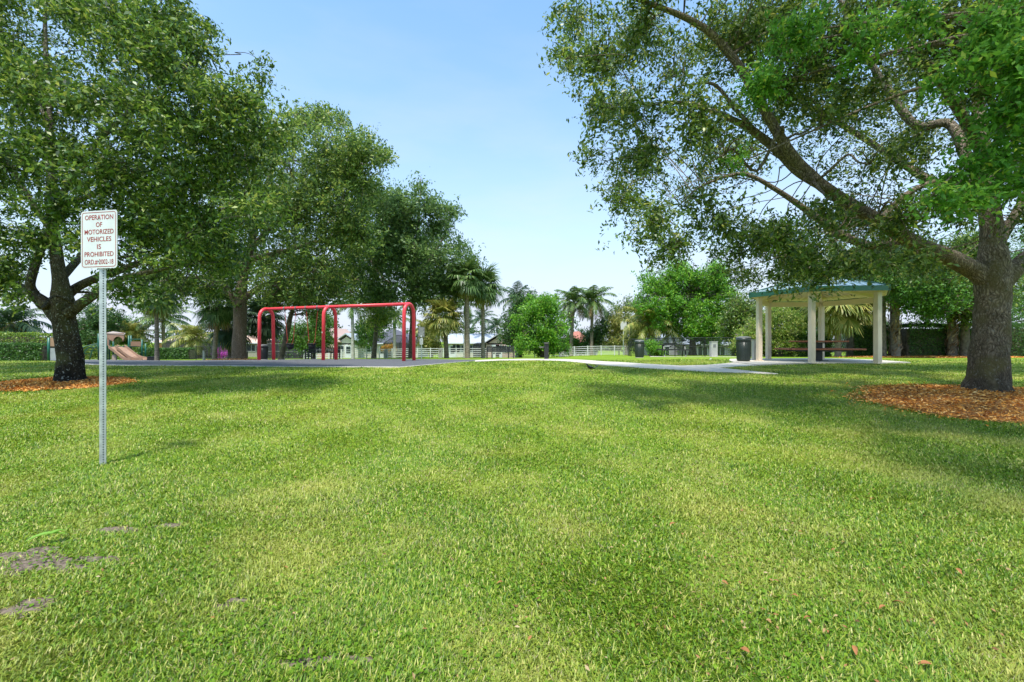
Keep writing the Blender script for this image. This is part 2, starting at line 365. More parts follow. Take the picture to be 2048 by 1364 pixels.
M['bark_left'] = barkmat('bark_dark', (.26, .22, .15), (.03, .024, .016), spots=(.36, .37, .35), spot_amt=.75, dark_low=(.008, .007, .006), low=(.4, 2.3), moss=(.085, .090, .035), scale=11, bump=.9)
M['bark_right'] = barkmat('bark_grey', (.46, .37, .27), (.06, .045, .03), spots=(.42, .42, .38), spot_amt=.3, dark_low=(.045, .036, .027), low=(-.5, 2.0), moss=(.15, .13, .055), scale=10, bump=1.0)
M['bark_mid'] = barkmat('bark_brown', (.26, .20, .14), (.10, .075, .05), spots=(.4, .38, .33), spot_amt=.4, scale=8, bump=.8)
M['bark_far'] = mat('bark_far', (.20, .165, .12), (.08, .065, .05), scale=6, rough=.9, bump=.5)
M['palmtrunk'] = mat('palm_trunk', (.30, .25, .19), (.15, .12, .09), scale=5, rough=.9, bump=.6, stretch=(1, 1, 4))
M['royaltrunk'] = mat('royal_trunk', (.50, .49, .45), (.34, .33, .30), scale=3, rough=.8, stretch=(1, 1, 3), bump=.3)
M['shaft'] = mat('crownshaft', (.13, .25, .06), (.09, .18, .05), scale=4, rough=.5)
M['boots'] = leafmat('boot_stub', [(0, (.08, .045, .03)), (.5, (.32, .20, .12)), (1, (.62, .50, .38))], rough=.9, trans=0)

# ground / lawn: one green-yellow grass colour field in object space, thatch and bare soil
def lawnmat():
    m = bpy.data.materials.new('lawn'); m.use_nodes = True; n = m.node_tree; b = n.nodes['Principled BSDF']
    b.inputs['Roughness'].default_value = .85; b.inputs['Specular IOR Level'].default_value = .15
    tc = n.nodes.new('ShaderNodeTexCoord')
    def noise(sc, det=5, st=(1, 1, 1), ro=.55):
        q = n.nodes.new('ShaderNodeTexNoise'); q.inputs['Scale'].default_value = sc; q.inputs['Detail'].default_value = det; q.inputs['Roughness'].default_value = ro
        mp = n.nodes.new('ShaderNodeMapping'); mp.inputs['Scale'].default_value = st
        n.links.new(tc.outputs['Object'], mp.inputs[0]); n.links.new(mp.outputs[0], q.inputs['Vector']); return q.outputs['Fac']
    def ramp(f, els):
        r = n.nodes.new('ShaderNodeValToRGB'); e_ = r.color_ramp.elements
        for i, (p, c) in enumerate(els):
            if i < 2: e_[i].position = p; e_[i].color = lin(c)
            else: k = e_.new(p); k.color = lin(c)
        n.links.new(f, r.inputs[0]); return r.outputs[0]
    def mx(f, a_, c):
        q = n.nodes.new('ShaderNodeMix'); q.data_type = 'RGBA'; n.links.new(f, q.inputs[0]); n.links.new(a_, q.inputs[6])
        if isinstance(c, tuple): q.inputs[7].default_value = lin(c)
        else: n.links.new(c, q.inputs[7])
        return q.outputs[2]
    fine = ramp(noise(55, 8, ro=.75), [(.30, (.055, .10, .006)), (.50, (.155, .245, .012)), (.70, (.31, .37, .04))])
    slow = ramp(noise(.45, 6), [(.35, (.09, .19, .008)), (.62, (.25, .33, .025))])
    col = mx(ramp(noise(.9, 3), [(.3, (.30,) * 3), (.7, (.55,) * 3)]), fine, slow)
    n.links.new(col, b.inputs['Base Color'])
    bp = n.nodes.new('ShaderNodeBump'); bp.inputs['Strength'].default_value = .8; bp.inputs['Distance'].default_value = .03
    n.links.new(noise(45, 6, ro=.7), bp.inputs['Height']); n.links.new(bp.outputs[0], b.inputs['Normal'])
    return m
M['lawn'] = lawnmat()
M['grass'] = leafmat('grass_blade', [(0, (.034, .080, .005)), (.3, (.092, .190, .008)), (.62, (.172, .285, .016)), (.86, (.30, .355, .034)), (1, (.54, .48, .17))], rough=.5, trans=.2, spec=.35,
                     patch=.7, patchcol=(.43, .40, .09), pscale=.9, p0=.47, p1=.70)
M['straw'] = leafmat('dry_thatch', [(0, (.16, .13, .06)), (.5, (.32, .28, .13)), (1, (.46, .41, .22))], rough=.8, trans=.1)
M['mulchbase'] = mat('mulch_base', (.46, .19, .045), (.22, .09, .025), scale=25, rough=.95, bump=1, bscale=60)
M['chips'] = leafmat('mulch_chip', [(0, (.20, .08, .025)), (.3, (.66, .25, .045)), (.7, (.92, .43, .09)), (1, (.94, .62, .26))], rough=.85, trans=0, spec=.15)
M['concrete'] = mat('concrete', (.60, .54, .46), (.48, .43, .37), scale=3, rough=.9, bump=.25, bscale=60, dist=.004)
M['rubber'] = mat('rubber_surface', (.125, .125, .135), (.075, .075, .083), scale=90, rough=.95, bump=.4, bscale=200, dist=.004)
M['sand'] = mat('bare_soil', (.21, .16, .12), (.07, .05, .035), scale=34, rough=.95, bump=.4, bscale=90, dist=.006)
M['galv'] = mat('galvanised_steel', (.60, .61, .62), (.44, .45, .47), scale=14, rough=.42, metal=.55, spec=.5)
M['hole'] = mat('punched_hole', (.02, .02, .02), rough=.9)
M['signwhite'] = mat('sign_white', (.66, .66, .66), (.58, .58, .59), scale=4, rough=.35)
M['signred'] = mat('sign_lettering', (.36, .045, .03), (.28, .03, .02), scale=30, rough=.5)
M['red'] = mat('red_powder_coat', (.86, .060, .080), (.80, .050, .065), scale=3, rough=.38, spec=.5)
M['black'] = mat('black_steel', (.022, .024, .024), (.014, .015, .015), scale=12, rough=.45, spec=.5)
M['darkgreen'] = mat('dark_green_steel', (.030, .042, .036), (.02, .03, .026), scale=6, rough=.4, spec=.5)
M['lid'] = mat('bin_lid', (.20, .20, .20), (.13, .13, .13), scale=8, rough=.5)
M['chaincoat'] = mat('red_chain', (.50, .07, .05), (.34, .05, .04), scale=40, rough=.5)
M['rubberblack'] = mat('black_rubber', (.015, .015, .016), rough=.6)
M['beige'] = mat('beige_paint', (.78, .64, .42), (.72, .59, .39), scale=2, rough=.5)
M['beigepost'] = mat('beige_post_paint', (.74, .62, .48), (.66, .55, .42), scale=2, rough=.5)
M['roofgreen'] = mat('green_metal_trim', (.030, .125, .085), (.026, .11, .075), scale=3, rough=.35, spec=.5)
M['roofpanel'] = mat('roof_panel', (.44, .54, .55), (.38, .48, .49), scale=2, rough=.25, spec=.8, metal=.45)
M['tablewood'] = mat('brown_slats', (.42, .14, .07), (.30, .10, .05), scale=10, rough=.5, stretch=(8, 1, 1))
M['pedestal'] = mat('grey_cabinet', (.40, .40, .36), (.33, .33, .30), scale=3, rough=.7)
M['white'] = mat('white_vinyl', (.66, .66, .66), (.56, .56, .56), scale=3, rough=.5)
M['playgreen'] = mat('play_green_post', (.010, .11, .075), (.008, .09, .06), scale=3, rough=.4, spec=.5)
M['playbrown'] = mat('play_tan_plastic', (.34, .20, .13), (.28, .165, .11), scale=3, rough=.45, spec=.4)
M['playlight'] = mat('play_roof_plastic', (.42, .33, .27), (.36, .28, .23), scale=3, rough=.5)
M['playgrey'] = mat('play_grey_panel', (.32, .33, .34), (.26, .27, .28), scale=3, rough=.6)
M['stucco_pink'] = mat('pink_stucco', (.52, .36, .30), (.44, .31, .26), scale=4, rough=.9)
M['stucco_orange'] = mat('orange_stucco', (.50, .24, .11), (.42, .20, .09), scale=4, rough=.9)
M['stucco_cream'] = mat('cream_stucco', (.58, .54, .45), (.50, .46, .39), scale=4, rough=.9)
M['stucco_grey'] = mat('grey_stucco', (.42, .41, .42), (.36, .35, .36), scale=4, rough=.9)
M['roofgrey'] = mat('grey_metal_roof', (.50, .52, .56), (.44, .46, .50), scale=3, rough=.4, metal=.2)
M['roofdark'] = mat('dark_shingle', (.10, .10, .12), (.07, .07, .085), scale=8, rough=.8)
M['rooftile'] = mat('clay_tile', (.42, .17, .12), (.30, .11, .08), scale=7, rough=.85, bump=.5)
M['roofpeach'] = mat('peach_tile', (.62, .42, .33), (.52, .34, .26), scale=7, rough=.85)
M['glass'] = mat('dark_glass', (.035, .045, .055), rough=.12, spec=.6)
M['blackbird'] = mat('glossy_black_feather', (.010, .010, .014), rough=.35, spec=.5)
M['beak'] = mat('beak', (.03, .03, .03), rough=.4)
M['leafbig'] = leafmat('fallen_green_leaf', [(0, (.14, .30, .03)), (1, (.22, .40, .06))], rough=.45, trans=.25)
M['leafdry'] = mat('dry_leaf', (.42, .18, .06), (.22, .09, .035), scale=20, rough=.8)
def screenmat(name, c, t):
    m = mat(name, c, rough=.8); n = m.node_tree; b = n.nodes['Principled BSDF']; tr = n.nodes.new('ShaderNodeBsdfTransparent'); ms = n.nodes.new('ShaderNodeMixShader')
    ms.inputs[0].default_value = t; n.links.new(tr.outputs[0], ms.inputs[1]); n.links.new(b.outputs[0], ms.inputs[2]); n.links.new(ms.outputs[0], n.nodes['Material Output'].inputs[0]); return m
M['meshblack'] = screenmat('black_mesh', (.02, .022, .022), .42)
M['meshgrey'] = screenmat('galvanised_mesh', (.45, .46, .48), .35)
M['screen'] = screenmat('insect_screen', (.06, .06, .065), .72)

# ------------------------------------------------------------------ ground
def structure(o): o['kind'] = 'structure'; return o
def stuff(o, label=None, cat=None):
    o['kind'] = 'stuff'
    if label: o['label'] = label
    if cat: o['category'] = cat
    return o
gx = np.concatenate([-np.geomspace(900, 42, 18), np.arange(-40, 40.01, .4), np.geomspace(42, 900, 18)])
gy = np.concatenate([[-60, -30, -15, -8, -4], np.arange(-2, 64, .4), np.geomspace(65, 1500, 20)])
XX, YY = np.meshgrid(gx, gy); ZZ = terrain(XX, YY)
V = np.stack([XX, YY, ZZ], -1).reshape(-1, 3); nx = len(gx); I = np.arange(len(gy) - 1)[:, None] * nx + np.arange(nx - 1)[None, :]
I = I.ravel(); Fq = np.stack([I, I + 1, I + nx + 1, I + nx], 1)
structure(bigmesh('ground', V, M['lawn'], F_=Fq, smoothf=True))

def drape(name, poly, m, lift=.015, el=.7, thick=0):
    """polygon (list of (x,y)) laid over the terrain"""
    bm = bmesh.new(); vs = [bm.verts.new((p[0], p[1], 0)) for p in poly]; bm.faces.new(vs)
    bmesh.ops.triangulate(bm, faces=bm.faces[:])
    for _ in range(9):
        le = [q for q in bm.edges if q.calc_length() > el]
        if not le: break
        bmesh.ops.subdivide_edges(bm, edges=le, cuts=1); bmesh.ops.triangulate(bm, faces=[f for f in bm.faces if len(f.verts) > 3])
    for v in bm.verts: v.co.z = T(v.co.x, v.co.y) + lift
    if thick:
        be = [q for q in bm.edges if q.is_boundary]
        ex = bmesh.ops.extrude_edge_only(bm, edges=be)
        for v in ex['geom']:
            if isinstance(v, bmesh.types.BMVert): v.co.z -= thick
    bmesh.ops.recalc_face_normals(bm, faces=bm.faces[:])
    me = bpy.data.meshes.new(name); bm.to_mesh(me); bm.free(); me.materials.append(m)
    up = sum(p.normal.z for p in me.polygons)
    if up < 0: me.flip_normals()
    o = bpy.data.objects.new(name, me); C.objects.link(o); return structure(o)
def xy(v): return (v.x, v.y)
near = [(150, 728.5), (200, 731), (330, 732.5), (480, 733.5), (640, 735), (800, 735.8), (835, 733), (880, 729), (950, 723.5)]
nearw = [xy(GP(*p)) for p in near]
farw = [xy(G(p, Y)) for p, Y in [(960, 20.8), (880, 22.5), (800, 23.5), (600, 24.0), (500, 24.5), (440, 25), (380, 29), (345, 36), (300, 41), (150, 43), (80, 40), (95, 27)]]
RUB = nearw + farw
drape('play_surface', RUB, M['rubber'], .016)
curb_o = [(q[0], q[1] - .16) for q in nearw]
CURB = curb_o + [(q[0], q[1] + .0) for q in nearw][::-1]
drape('concrete_edging', CURB, M['concrete'], .022, thick=.05)
up_ = [(950, 722.5), (1000, 720.2), (1050, 719.2), (1080, 719.4), (1128, 719.9), (1209, 724.7), (1290, 729.5), (1360, 733.3), (1412, 732), (1469, 727)]
up2 = [(1493, 724.5)]
lo_ = [(1556, 750.2), (1480, 747.6), (1412, 745.2), (1360, 741.6), (1290, 738.2), (1209, 732.7), (1128, 723.9), (1080, 722.3), (1000, 722.8), (950, 725)]
mid_ = [(1520, 732.6), (1470, 735), (1437, 737.6), (1490, 743), (1556, 749.6)]
PATH = [xy(GP(*p)) for p in up_] + [xy(GP(*p)) for p in mid_] + [xy(GP(*p)) for p in lo_]
drape('path', PATH, M['concrete'], .022, thick=.05)
SLABZ = .50
SLABP = [xy(GP(1468, 727.4)), xy(GP(1458, 723.6))] + [(9.4, 19.6), (10.6, 20.6), (13.6, 20.4), (15.0, 18.6), (14.8, 16.9)] + [xy(GP(1619, 729.2)), xy(GP(1556, 731)), xy(GP(1518, 733))]
drape('pavilion_slab', SLABP, M['concrete'], .05, thick=.12)
PAD = [xy(G(1300, 29.6)), xy(G(1300, 27.6)), xy(G(1478, 25.0)), xy(G(1478, 27.0))]
drape('picnic_pad', PAD, M['concrete'], .02, thick=.05)

def inpoly(x, y, poly):
    r = np.zeros(len(x), bool); n = len(poly)
    for i in range(n):
        x1, y1 = poly[i]; x2, y2 = poly[(i + 1) % n]
        c = ((y1 > y) != (y2 > y)) & (x < (x2 - x1) * (y - y1) / (y2 - y1 + 1e-12) + x1); r ^= c
    return r

# mulch beds: (cx, cy, rx, ry, chips, chip size, label)
BEDS = [(9.35, 8.3, 2.95, 2.05, 15000, .055, 'ring of orange wood mulch round the big oak on the right'),
        (-10.55, 10.6, 1.55, 1.15, 6000, .055, 'ring of orange wood mulch under the leaning dark oak on the left'),
        (G(478, 26).x, 26, 1.7, 1.5, 1500, .08, 'small mulch ring at the foot of the brown oak behind the playground'),
        (23, 24.6, 5.5, 1.3, 5000, .08, 'strip of orange mulch in front of the clipped hedge behind the pavilion')]
for (cx, cy, rx, ry, nch, cs, lb) in BEDS:
    k = 40; mbz = MB(); pts = []; rr = random.Random(int(abs(cx) * 10))
    for ring in range(6):
        for j in range(k):
            th = 2 * pi * j / k; s_ = ring / 5; wob = 1 + .05 * sin(3 * th + cx) + .04 * sin(7 * th)
            x, y = cx + rx * s_ * cos(th) * wob, cy + ry * s_ * sin(th) * wob; pts.append((x, y, T(x, y) + .05 * (1 - s_ ** 3) + (.006 if ring < 5 else -.02)))
    mbz.add(pts, [(r * k + j, r * k + (j + 1) % k, (r + 1) * k + (j + 1) % k, (r + 1) * k + j) for r in range(5) for j in range(k)])
    o = mbz.build('mulch', M['mulchbase'], None, True); stuff(o, lb, 'mulch')
    R_ = np.random.default_rng(int(abs(cx) * 7)); th = R_.uniform(0, 2 * pi, nch); s_ = np.sqrt(R_.random(nch)) * (1 + .1 * R_.normal(size=nch) * (R_.random(nch) < .35))
    x = cx + rx * s_ * np.cos(th) * (1 + .05 * np.sin(3 * th + cx) + .04 * np.sin(7 * th)); y = cy + ry * s_ * np.sin(th)
    z = terrain(x, y) + .05 * (1 - np.minimum(s_, 1) ** 3) + R_.uniform(.005, .035, nch)
    ax = R_.normal(size=(nch, 3)); ax[:, 2] *= .3; nr = R_.normal(size=(nch, 3)) * .45 + [0, 0, 1]
    Ls = cs * R_.uniform(.5, 1.6, nch); Vc = leaves(np.c_[x, y, z], ax, nr, Ls, Ls * .34)
    stuff(bigmesh('mulch_chips', Vc, M['chips']), 'loose chips of ' + lb, 'mulch')
def inbeds(x, y, f=.97):
    r = np.zeros(len(x), bool)
    for (cx, cy, rx, ry, *_u) in BEDS:
        th = np.arctan2((y - cy) / ry, (x - cx) / rx); wob = 1 + .05 * np.sin(3 * th + cx) + .04 * np.sin(7 * th)
        r |= ((x - cx) / rx) ** 2 + ((y - cy) / ry) ** 2 < (f * wob) ** 2
    return r

# bare patches (x, y, rx, ry)
BARE = []; _rb = random.Random(4)
for (px, py, rx, ry) in [(120, 1130, .24, .10), (25, 1110, .22, .09), (240, 1062, .16, .05), (460, 1215, .05, .04), (620, 1325, .10, .05), (710, 1330, .05, .03), (40, 1215, .12, .06), (330, 1052, .1, .035)]:
    g = GP(px, py)
    for _q in range(6): BARE.append((g.x + _rb.uniform(-.8, .8) * rx, g.y + _rb.uniform(-.9, .9) * ry, rx * _rb.uniform(.3, .8), ry * _rb.uniform(.35, .85)))
for i, (cx, cy, rx, ry) in enumerate(BARE):
    k = 28; mbz = MB(); pts = [(cx, cy, T(cx, cy) + .003 + .0006 * (i % 6))]
    for ring in (1, 2, 3):
        for j in range(k):
            th = 2 * pi * j / k; wob = 1 + .22 * sin(2 * th + i * 2) + .15 * sin(5 * th + i) + .1 * sin(9 * th); s_ = ring / 3
            x, y = cx + rx * 1.25 * s_ * cos(th) * wob, cy + ry * 1.25 * s_ * sin(th) * wob; pts.append((x, y, T(x, y) + (.003 + .0006 * (i % 6) if ring < 3 else -.01)))
    fs = [(0, 1 + j, 1 + (j + 1) % k) for j in range(k)] + [(1 + r * k + j, 1 + (r + 1) * k + j, 1 + (r + 1) * k + (j + 1) % k, 1 + r * k + (j + 1) % k) for r in (0, 1) for j in range(k)]
    mbz.add(pts, fs); o = mbz.build('bare_soil', M['sand'], None, True); structure(o)

# ------------------------------------------------------------------ grass blades (one lawn)
def grass(n, y0, y1, L0, wmul, seed, pw=1.0, m='grass', zl=.0, flat=.9):
    r = np.random.default_rng(seed); u = r.random(n); y = y0 * (y1 / y0) ** u
    x = r.uniform(-1, 1, n) * (1.16 * y + .5)
    keep = ~inpoly(x, y, RUB) & ~inpoly(x, y, CURB) & ~inpoly(x, y, PATH) & ~inpoly(x, y, SLABP) & ~inpoly(x, y, PAD) & ~inbeds(x, y, .91)
    for (cx, cy, rx, ry) in BARE:
        d = ((x - cx) / rx) ** 2 + ((y - cy) / ry) ** 2 + .9 * pnoise(np.c_[x, y, 0 * x], 30, 3); keep &= (d > 1) | (r.random(n) < .16 + .25 * (d > .45))
    if m == 'straw': keep &= (.5 * pnoise(np.c_[x, y, 0 * x], 2.2, 31) + .5 * pnoise(np.c_[x, y, 0 * x], 6.5, 32) + r.normal(size=n) * .22) > .02
    x = x[keep]; y = y[keep]; n = len(x); z = terrain(x, y) + zl
    q = np.c_[x, y, np.zeros(n)]; hmod = 1 + .35 * pnoise(q, 3.1, 11) + .25 * pnoise(q, 11, 12)
    L = L0 * (1 + y * .02) * r.uniform(.5, 1.35, n) * hmod; W = (.0028 + y * .0009) * wmul * r.uniform(.6, 1.4, n)
    th = r.uniform(0, 2 * pi, n) ; d = np.c_[np.cos(th), np.sin(th), np.zeros(n)]
    d = unit(d + .5 * np.c_[pnoise(q, 2, 21), pnoise(q, 2, 22), 0 * x] * 2)
    sd_ = np.c_[-d[:, 1], d[:, 0], 0 * x]; tilt = np.abs(r.normal(size=n)) * flat * .8 + .25
    up = np.array([0, 0, 1.]); st, ct = np.sin(tilt)[:, None], np.cos(tilt)[:, None]
    a1 = (d * st + up * ct); t2 = np.minimum(tilt + r.uniform(.1, .8, n), 1.75); a2 = d * np.sin(t2)[:, None] + up * np.cos(t2)[:, None]
    b = np.c_[x, y, z]; mid = b + a1 * (L * .5)[:, None]; tip = mid + a2 * (L * .55)[:, None]
    W = W[:, None]
    Vv = np.stack([b - sd_ * W * .4, b + sd_ * W * .4, mid + sd_ * W * .5, mid - sd_ * W * .5, tip], 1).reshape(-1, 3)
    k = np.arange(n) * 5; t3 = np.stack([k, k + 1, k + 2, k, k + 2, k + 3, k + 3, k + 2, k + 4], 1).reshape(-1, 3)
    return bigmesh('grass', Vv, M[m], F_=t3)
stuff(grass(980000, 1.15, 20, .030, 1.0, 5), 'short mown green lawn grass with yellowish patches', 'grass')
stuff(grass(130000, 1.15, 13, .030, .8, 6, m='straw', flat=1.6), 'pale dry thatch strands lying among the green lawn', 'grass')

# low broad-leaved weeds and clover in patches, and small leaf litter
def flatbits(name, m, n, npatch, y0, y1, size, seed, label, cat, w_=.8, xb=None, spread=.16, lift=.02):
    r = np.random.default_rng(seed); py_ = y0 * (y1 / y0) ** r.random(npatch); px_ = r.uniform(-1, 1, npatch) * (1.1 * py_ + .4)
    if xb: px_ = np.where(r.random(npatch) < .6, np.abs(px_), px_)
    k = r.integers(0, npatch, n); x = px_[k] + r.normal(size=n) * spread * (1 + py_[k] * .08); y = py_[k] + r.normal(size=n) * spread * (1 + py_[k] * .08)
    keep = (y > 1) & ~inpoly(x, y, RUB) & ~inpoly(x, y, PATH) & ~inpoly(x, y, SLABP) & ~inbeds(x, y, .9); x = x[keep]; y = y[keep]; n = len(x)
    c = np.c_[x, y, terrain(x, y) + lift * r.uniform(.4, 1.3, n)]; Ls = size * r.uniform(.5, 1.4, n)
    stuff(bigmesh(name, leaves(c, r.normal(size=(n, 3)) * [1, 1, .3], r.normal(size=(n, 3)) * .35 + [0, 0, 1], Ls, Ls * w_), m), label, cat)
M['weed'] = leafmat('clover_leaf', [(0, (.06, .13, .006)), (.6, (.10, .20, .010)), (1, (.17, .27, .02))], rough=.7, spec=.15, trans=.15)
M['litter'] = leafmat('leaf_litter', [(0, (.10, .05, .02)), (.4, (.28, .13, .05)), (.75, (.36, .22, .10)), (1, (.42, .32, .19))], rough=.85, trans=.1)
flatbits('clover', M['weed'], 16000, 110, 1.5, 11, .020, 91, 'small dark green clover and broad-leaved weeds in the lawn', 'weeds')
flatbits('leaf_litter', M['litter'], 1500, 500, 1.4, 14, .022, 92, 'tiny brown and tan scraps of dry leaf litter in the lawn', 'leaf litter', w_=.42, xb=True, spread=.3, lift=.035)
# ------------------------------------------------------------------ roadside-style warning sign (post + panel)
def rrect(w_, h, r, n=6):
    pts = []
    for cx, cy, a0 in ((w_ / 2 - r, h / 2 - r, 0), (-w_ / 2 + r, h / 2 - r, 90), (-w_ / 2 + r, -h / 2 + r, 180), (w_ / 2 - r, -h / 2 + r, 270)):
        for k in range(n + 1): t = radians(a0 + 90 * k / n); pts.append((cx + r * cos(t), cy + r * sin(t)))
    return pts
def plate(name, w_, h, r, th, m, parent, y=0, zc=0):
    p = rrect(w_, h, r); n = len(p); mb = MB()
    mb.add([(x, y, z + zc) for x, z in p] + [(x, y + th, z + zc) for x, z in p], [tuple(range(n)), tuple(range(n, 2 * n))[::-1]] + [(i, i + n, (i + 1) % n + n, (i + 1) % n) for i in range(n)])
    return mb.build(name, m, parent)
def text(s, w_, h, xc, zc, y, m, parent, name='lettering'):
    cu = bpy.data.curves.new('t', 'FONT'); cu.body = s; cu.align_x = 'CENTER'; cu.extrude = .0; cu.resolution_u = 3; cu.offset = .010
    o = bpy.data.objects.new('t', cu); C.objects.link(o); dg = bpy.context.evaluated_depsgraph_get()
    me = bpy.data.meshes.new_from_object(o.evaluated_get(dg)); C.objects.unlink(o); bpy.data.objects.remove(o)
    co = np.zeros(len(me.vertices) * 3); me.vertices.foreach_get('co', co); co = co.reshape(-1, 3)
    x0, x1 = co[:, 0].min(), co[:, 0].max(); z0, z1 = co[:, 1].min(), co[:, 1].max()
    if s == 'ORD.# 2002-18': z0 = 0.0
    n = np.zeros_like(co); n[:, 0] = (co[:, 0] - (x0 + x1) / 2) / (x1 - x0) * w_ + xc; n[:, 2] = (co[:, 1] - (z0 + z1) / 2) / (z1 - z0) * h + zc; n[:, 1] = y
    me.vertices.foreach_set('co', n.ravel()); me.materials.clear(); me.materials.append(m); me.update()
    ob = bpy.data.objects.new(name, me); C.objects.link(ob); ob.parent = parent; return ob

gs_ = GP(206, 931); sg = thing('warning_sign', 'white metal sign with maroon lettering about motorized vehicles on a perforated steel post', 'sign', gs_, radians(-10))
mb = MB()      # U-channel: two flanged faces meeting at a ridge
W2, top = .043, 2.62
prof = [(-W2, -.004), (-.006, -.030), (.006, -.030), (W2, -.004), (W2, .0), (.006, -.025), (-.006, -.025), (-W2, 0)]
for z0, z1 in ((-.1, top),):
    V_ = [(x, y, z0) for x, y in prof] + [(x, y, z1) for x, y in prof]
    mb.add(V_, [(i, (i + 1) % 8, (i + 1) % 8 + 8, i + 8) for i in range(8)] + [(8, 9, 14, 15), (9, 10, 13, 14), (10, 11, 12, 13)])
pst = mb.build('post', M['galv'], sg)
mb = MB()
for sx in (-1, 1):
    for k in range(80):
        z = .03 + k * .0262
        if z > 2.06: break
        cx_, cy_ = sx * .0265, -.017 - .0006; nrm = Vector((sx * .026, -.041, 0)).normalized(); tg = Vector((.041 * sx, .026, 0)).normalized()
        pts = [(cx_ + tg.x * .0060 * cos(q * pi / 4) + nrm.x * .0012, cy_ + tg.y * .0060 * cos(q * pi / 4) + nrm.y * .0012, z + .0060 * sin(q * pi / 4)) for q in range(8)]
        mb.add(pts, [tuple(range(8))])
mb.build('holes', M['hole'], pst)
tag(bpy.data.objects['holes'], kind='stuff')
PW, PH, ZC = .455, .60, 2.345
pn = plate('panel', PW, PH, .035, .003, M['signwhite'], sg, y=-.040, zc=ZC)
def ring(name, w_, h, r, t, y, zc, m, parent):
    a_ = rrect(w_, h, r); b_ = rrect(w_ - 2 * t, h - 2 * t, max(r - t, .002)); n = len(a_); mb = MB()
    mb.add([(x, y, z + zc) for x, z in a_] + [(x, y, z + zc) for x, z in b_], [(i, (i + 1) % n, (i + 1) % n + n, i + n) for i in range(n)]); return mb.build(name, m, parent)
ring('border', PW - .030, PH - .030, .028, .006, -.0412, ZC, M['signred'], pn)
for s_, fr, wf in (('OPERATION', .115, .78), ('OF', .242, .17), ('MOTORIZED', .366, .80), ('VEHICLES', .493, .67), ('IS', .622, .11), ('PROHIBITED', .752, .80), ('ORD.# 2002-18', .885, .79)):
    text(s_, PW * wf, .050, .002, ZC + PH * (.5 - fr), -.0414, M['signred'], pn)
for zf in (.135, .880):
    mb = MB(); mb.tube([(0, -.040, ZC + PH * (.5 - zf)), (0, -.048, ZC + PH * (.5 - zf))], .0055, 8); mb.build('bolt', M['lid'], pn)

# ------------------------------------------------------------------ swing set
bl = Vector(((533 - 1024) / F * 21.0, 21.0, 0)); br_ = Vector(((818 - 1024) / F * 18.9, 18.9, 0))
sw = thing('swing_set', 'red tubular swing set with three arches and one long top bar on dark rubber', 'swing set', (bl + br_) / 2 + Vector((0, 0, T(((bl + br_) / 2).x, 20) + .02)))
o_ = sw.location.copy(); d_ = (br_ - bl).normalized(); n_ = Vector((-d_.y, d_.x, 0))
zl, zr = EYE + 64 / F * 21.0, EYE + 74 / F * 18.9
for t_ in (0, .47, 1.0):
    c_ = bl.lerp(br_, t_); zt = zl + (zr - zl) * t_; S = .42; mb = MB(); pts = []
    zb = T(c_.x, c_.y)
    pts.append(c_ - n_ * S + Vector((0, 0, T(c_.x, c_.y - S) + .0)))
    for k in range(13):
        th = pi - pi * k / 12; pts.append(c_ + n_ * (S * .93 * cos(th)) + Vector((0, 0, zt - S * .93 + S * .93 * sin(th) * 1.0)))
    pts.append(c_ + n_ * S + Vector((0, 0, T(c_.x, c_.y + S) + .0)))
    mb.tube([p - o_ for p in pts], .074, 14); ar = mb.build('arch', M['red'], sw, True)
    if t_ == .47:
        mb = MB(); pp = (pts[1] - o_); mb.box((pp.x - .02, pp.y - .077, pp.z - .75), (.06, .006, .07)); mb.build('sticker', M['signwhite'], ar)
mb = MB(); mb.tube([bl + Vector((0, 0, zl)) - o_, br_ + Vector((0, 0, zr)) - o_], .068, 14); mb.build('top_bar', M['red'], sw, True)
swings = []
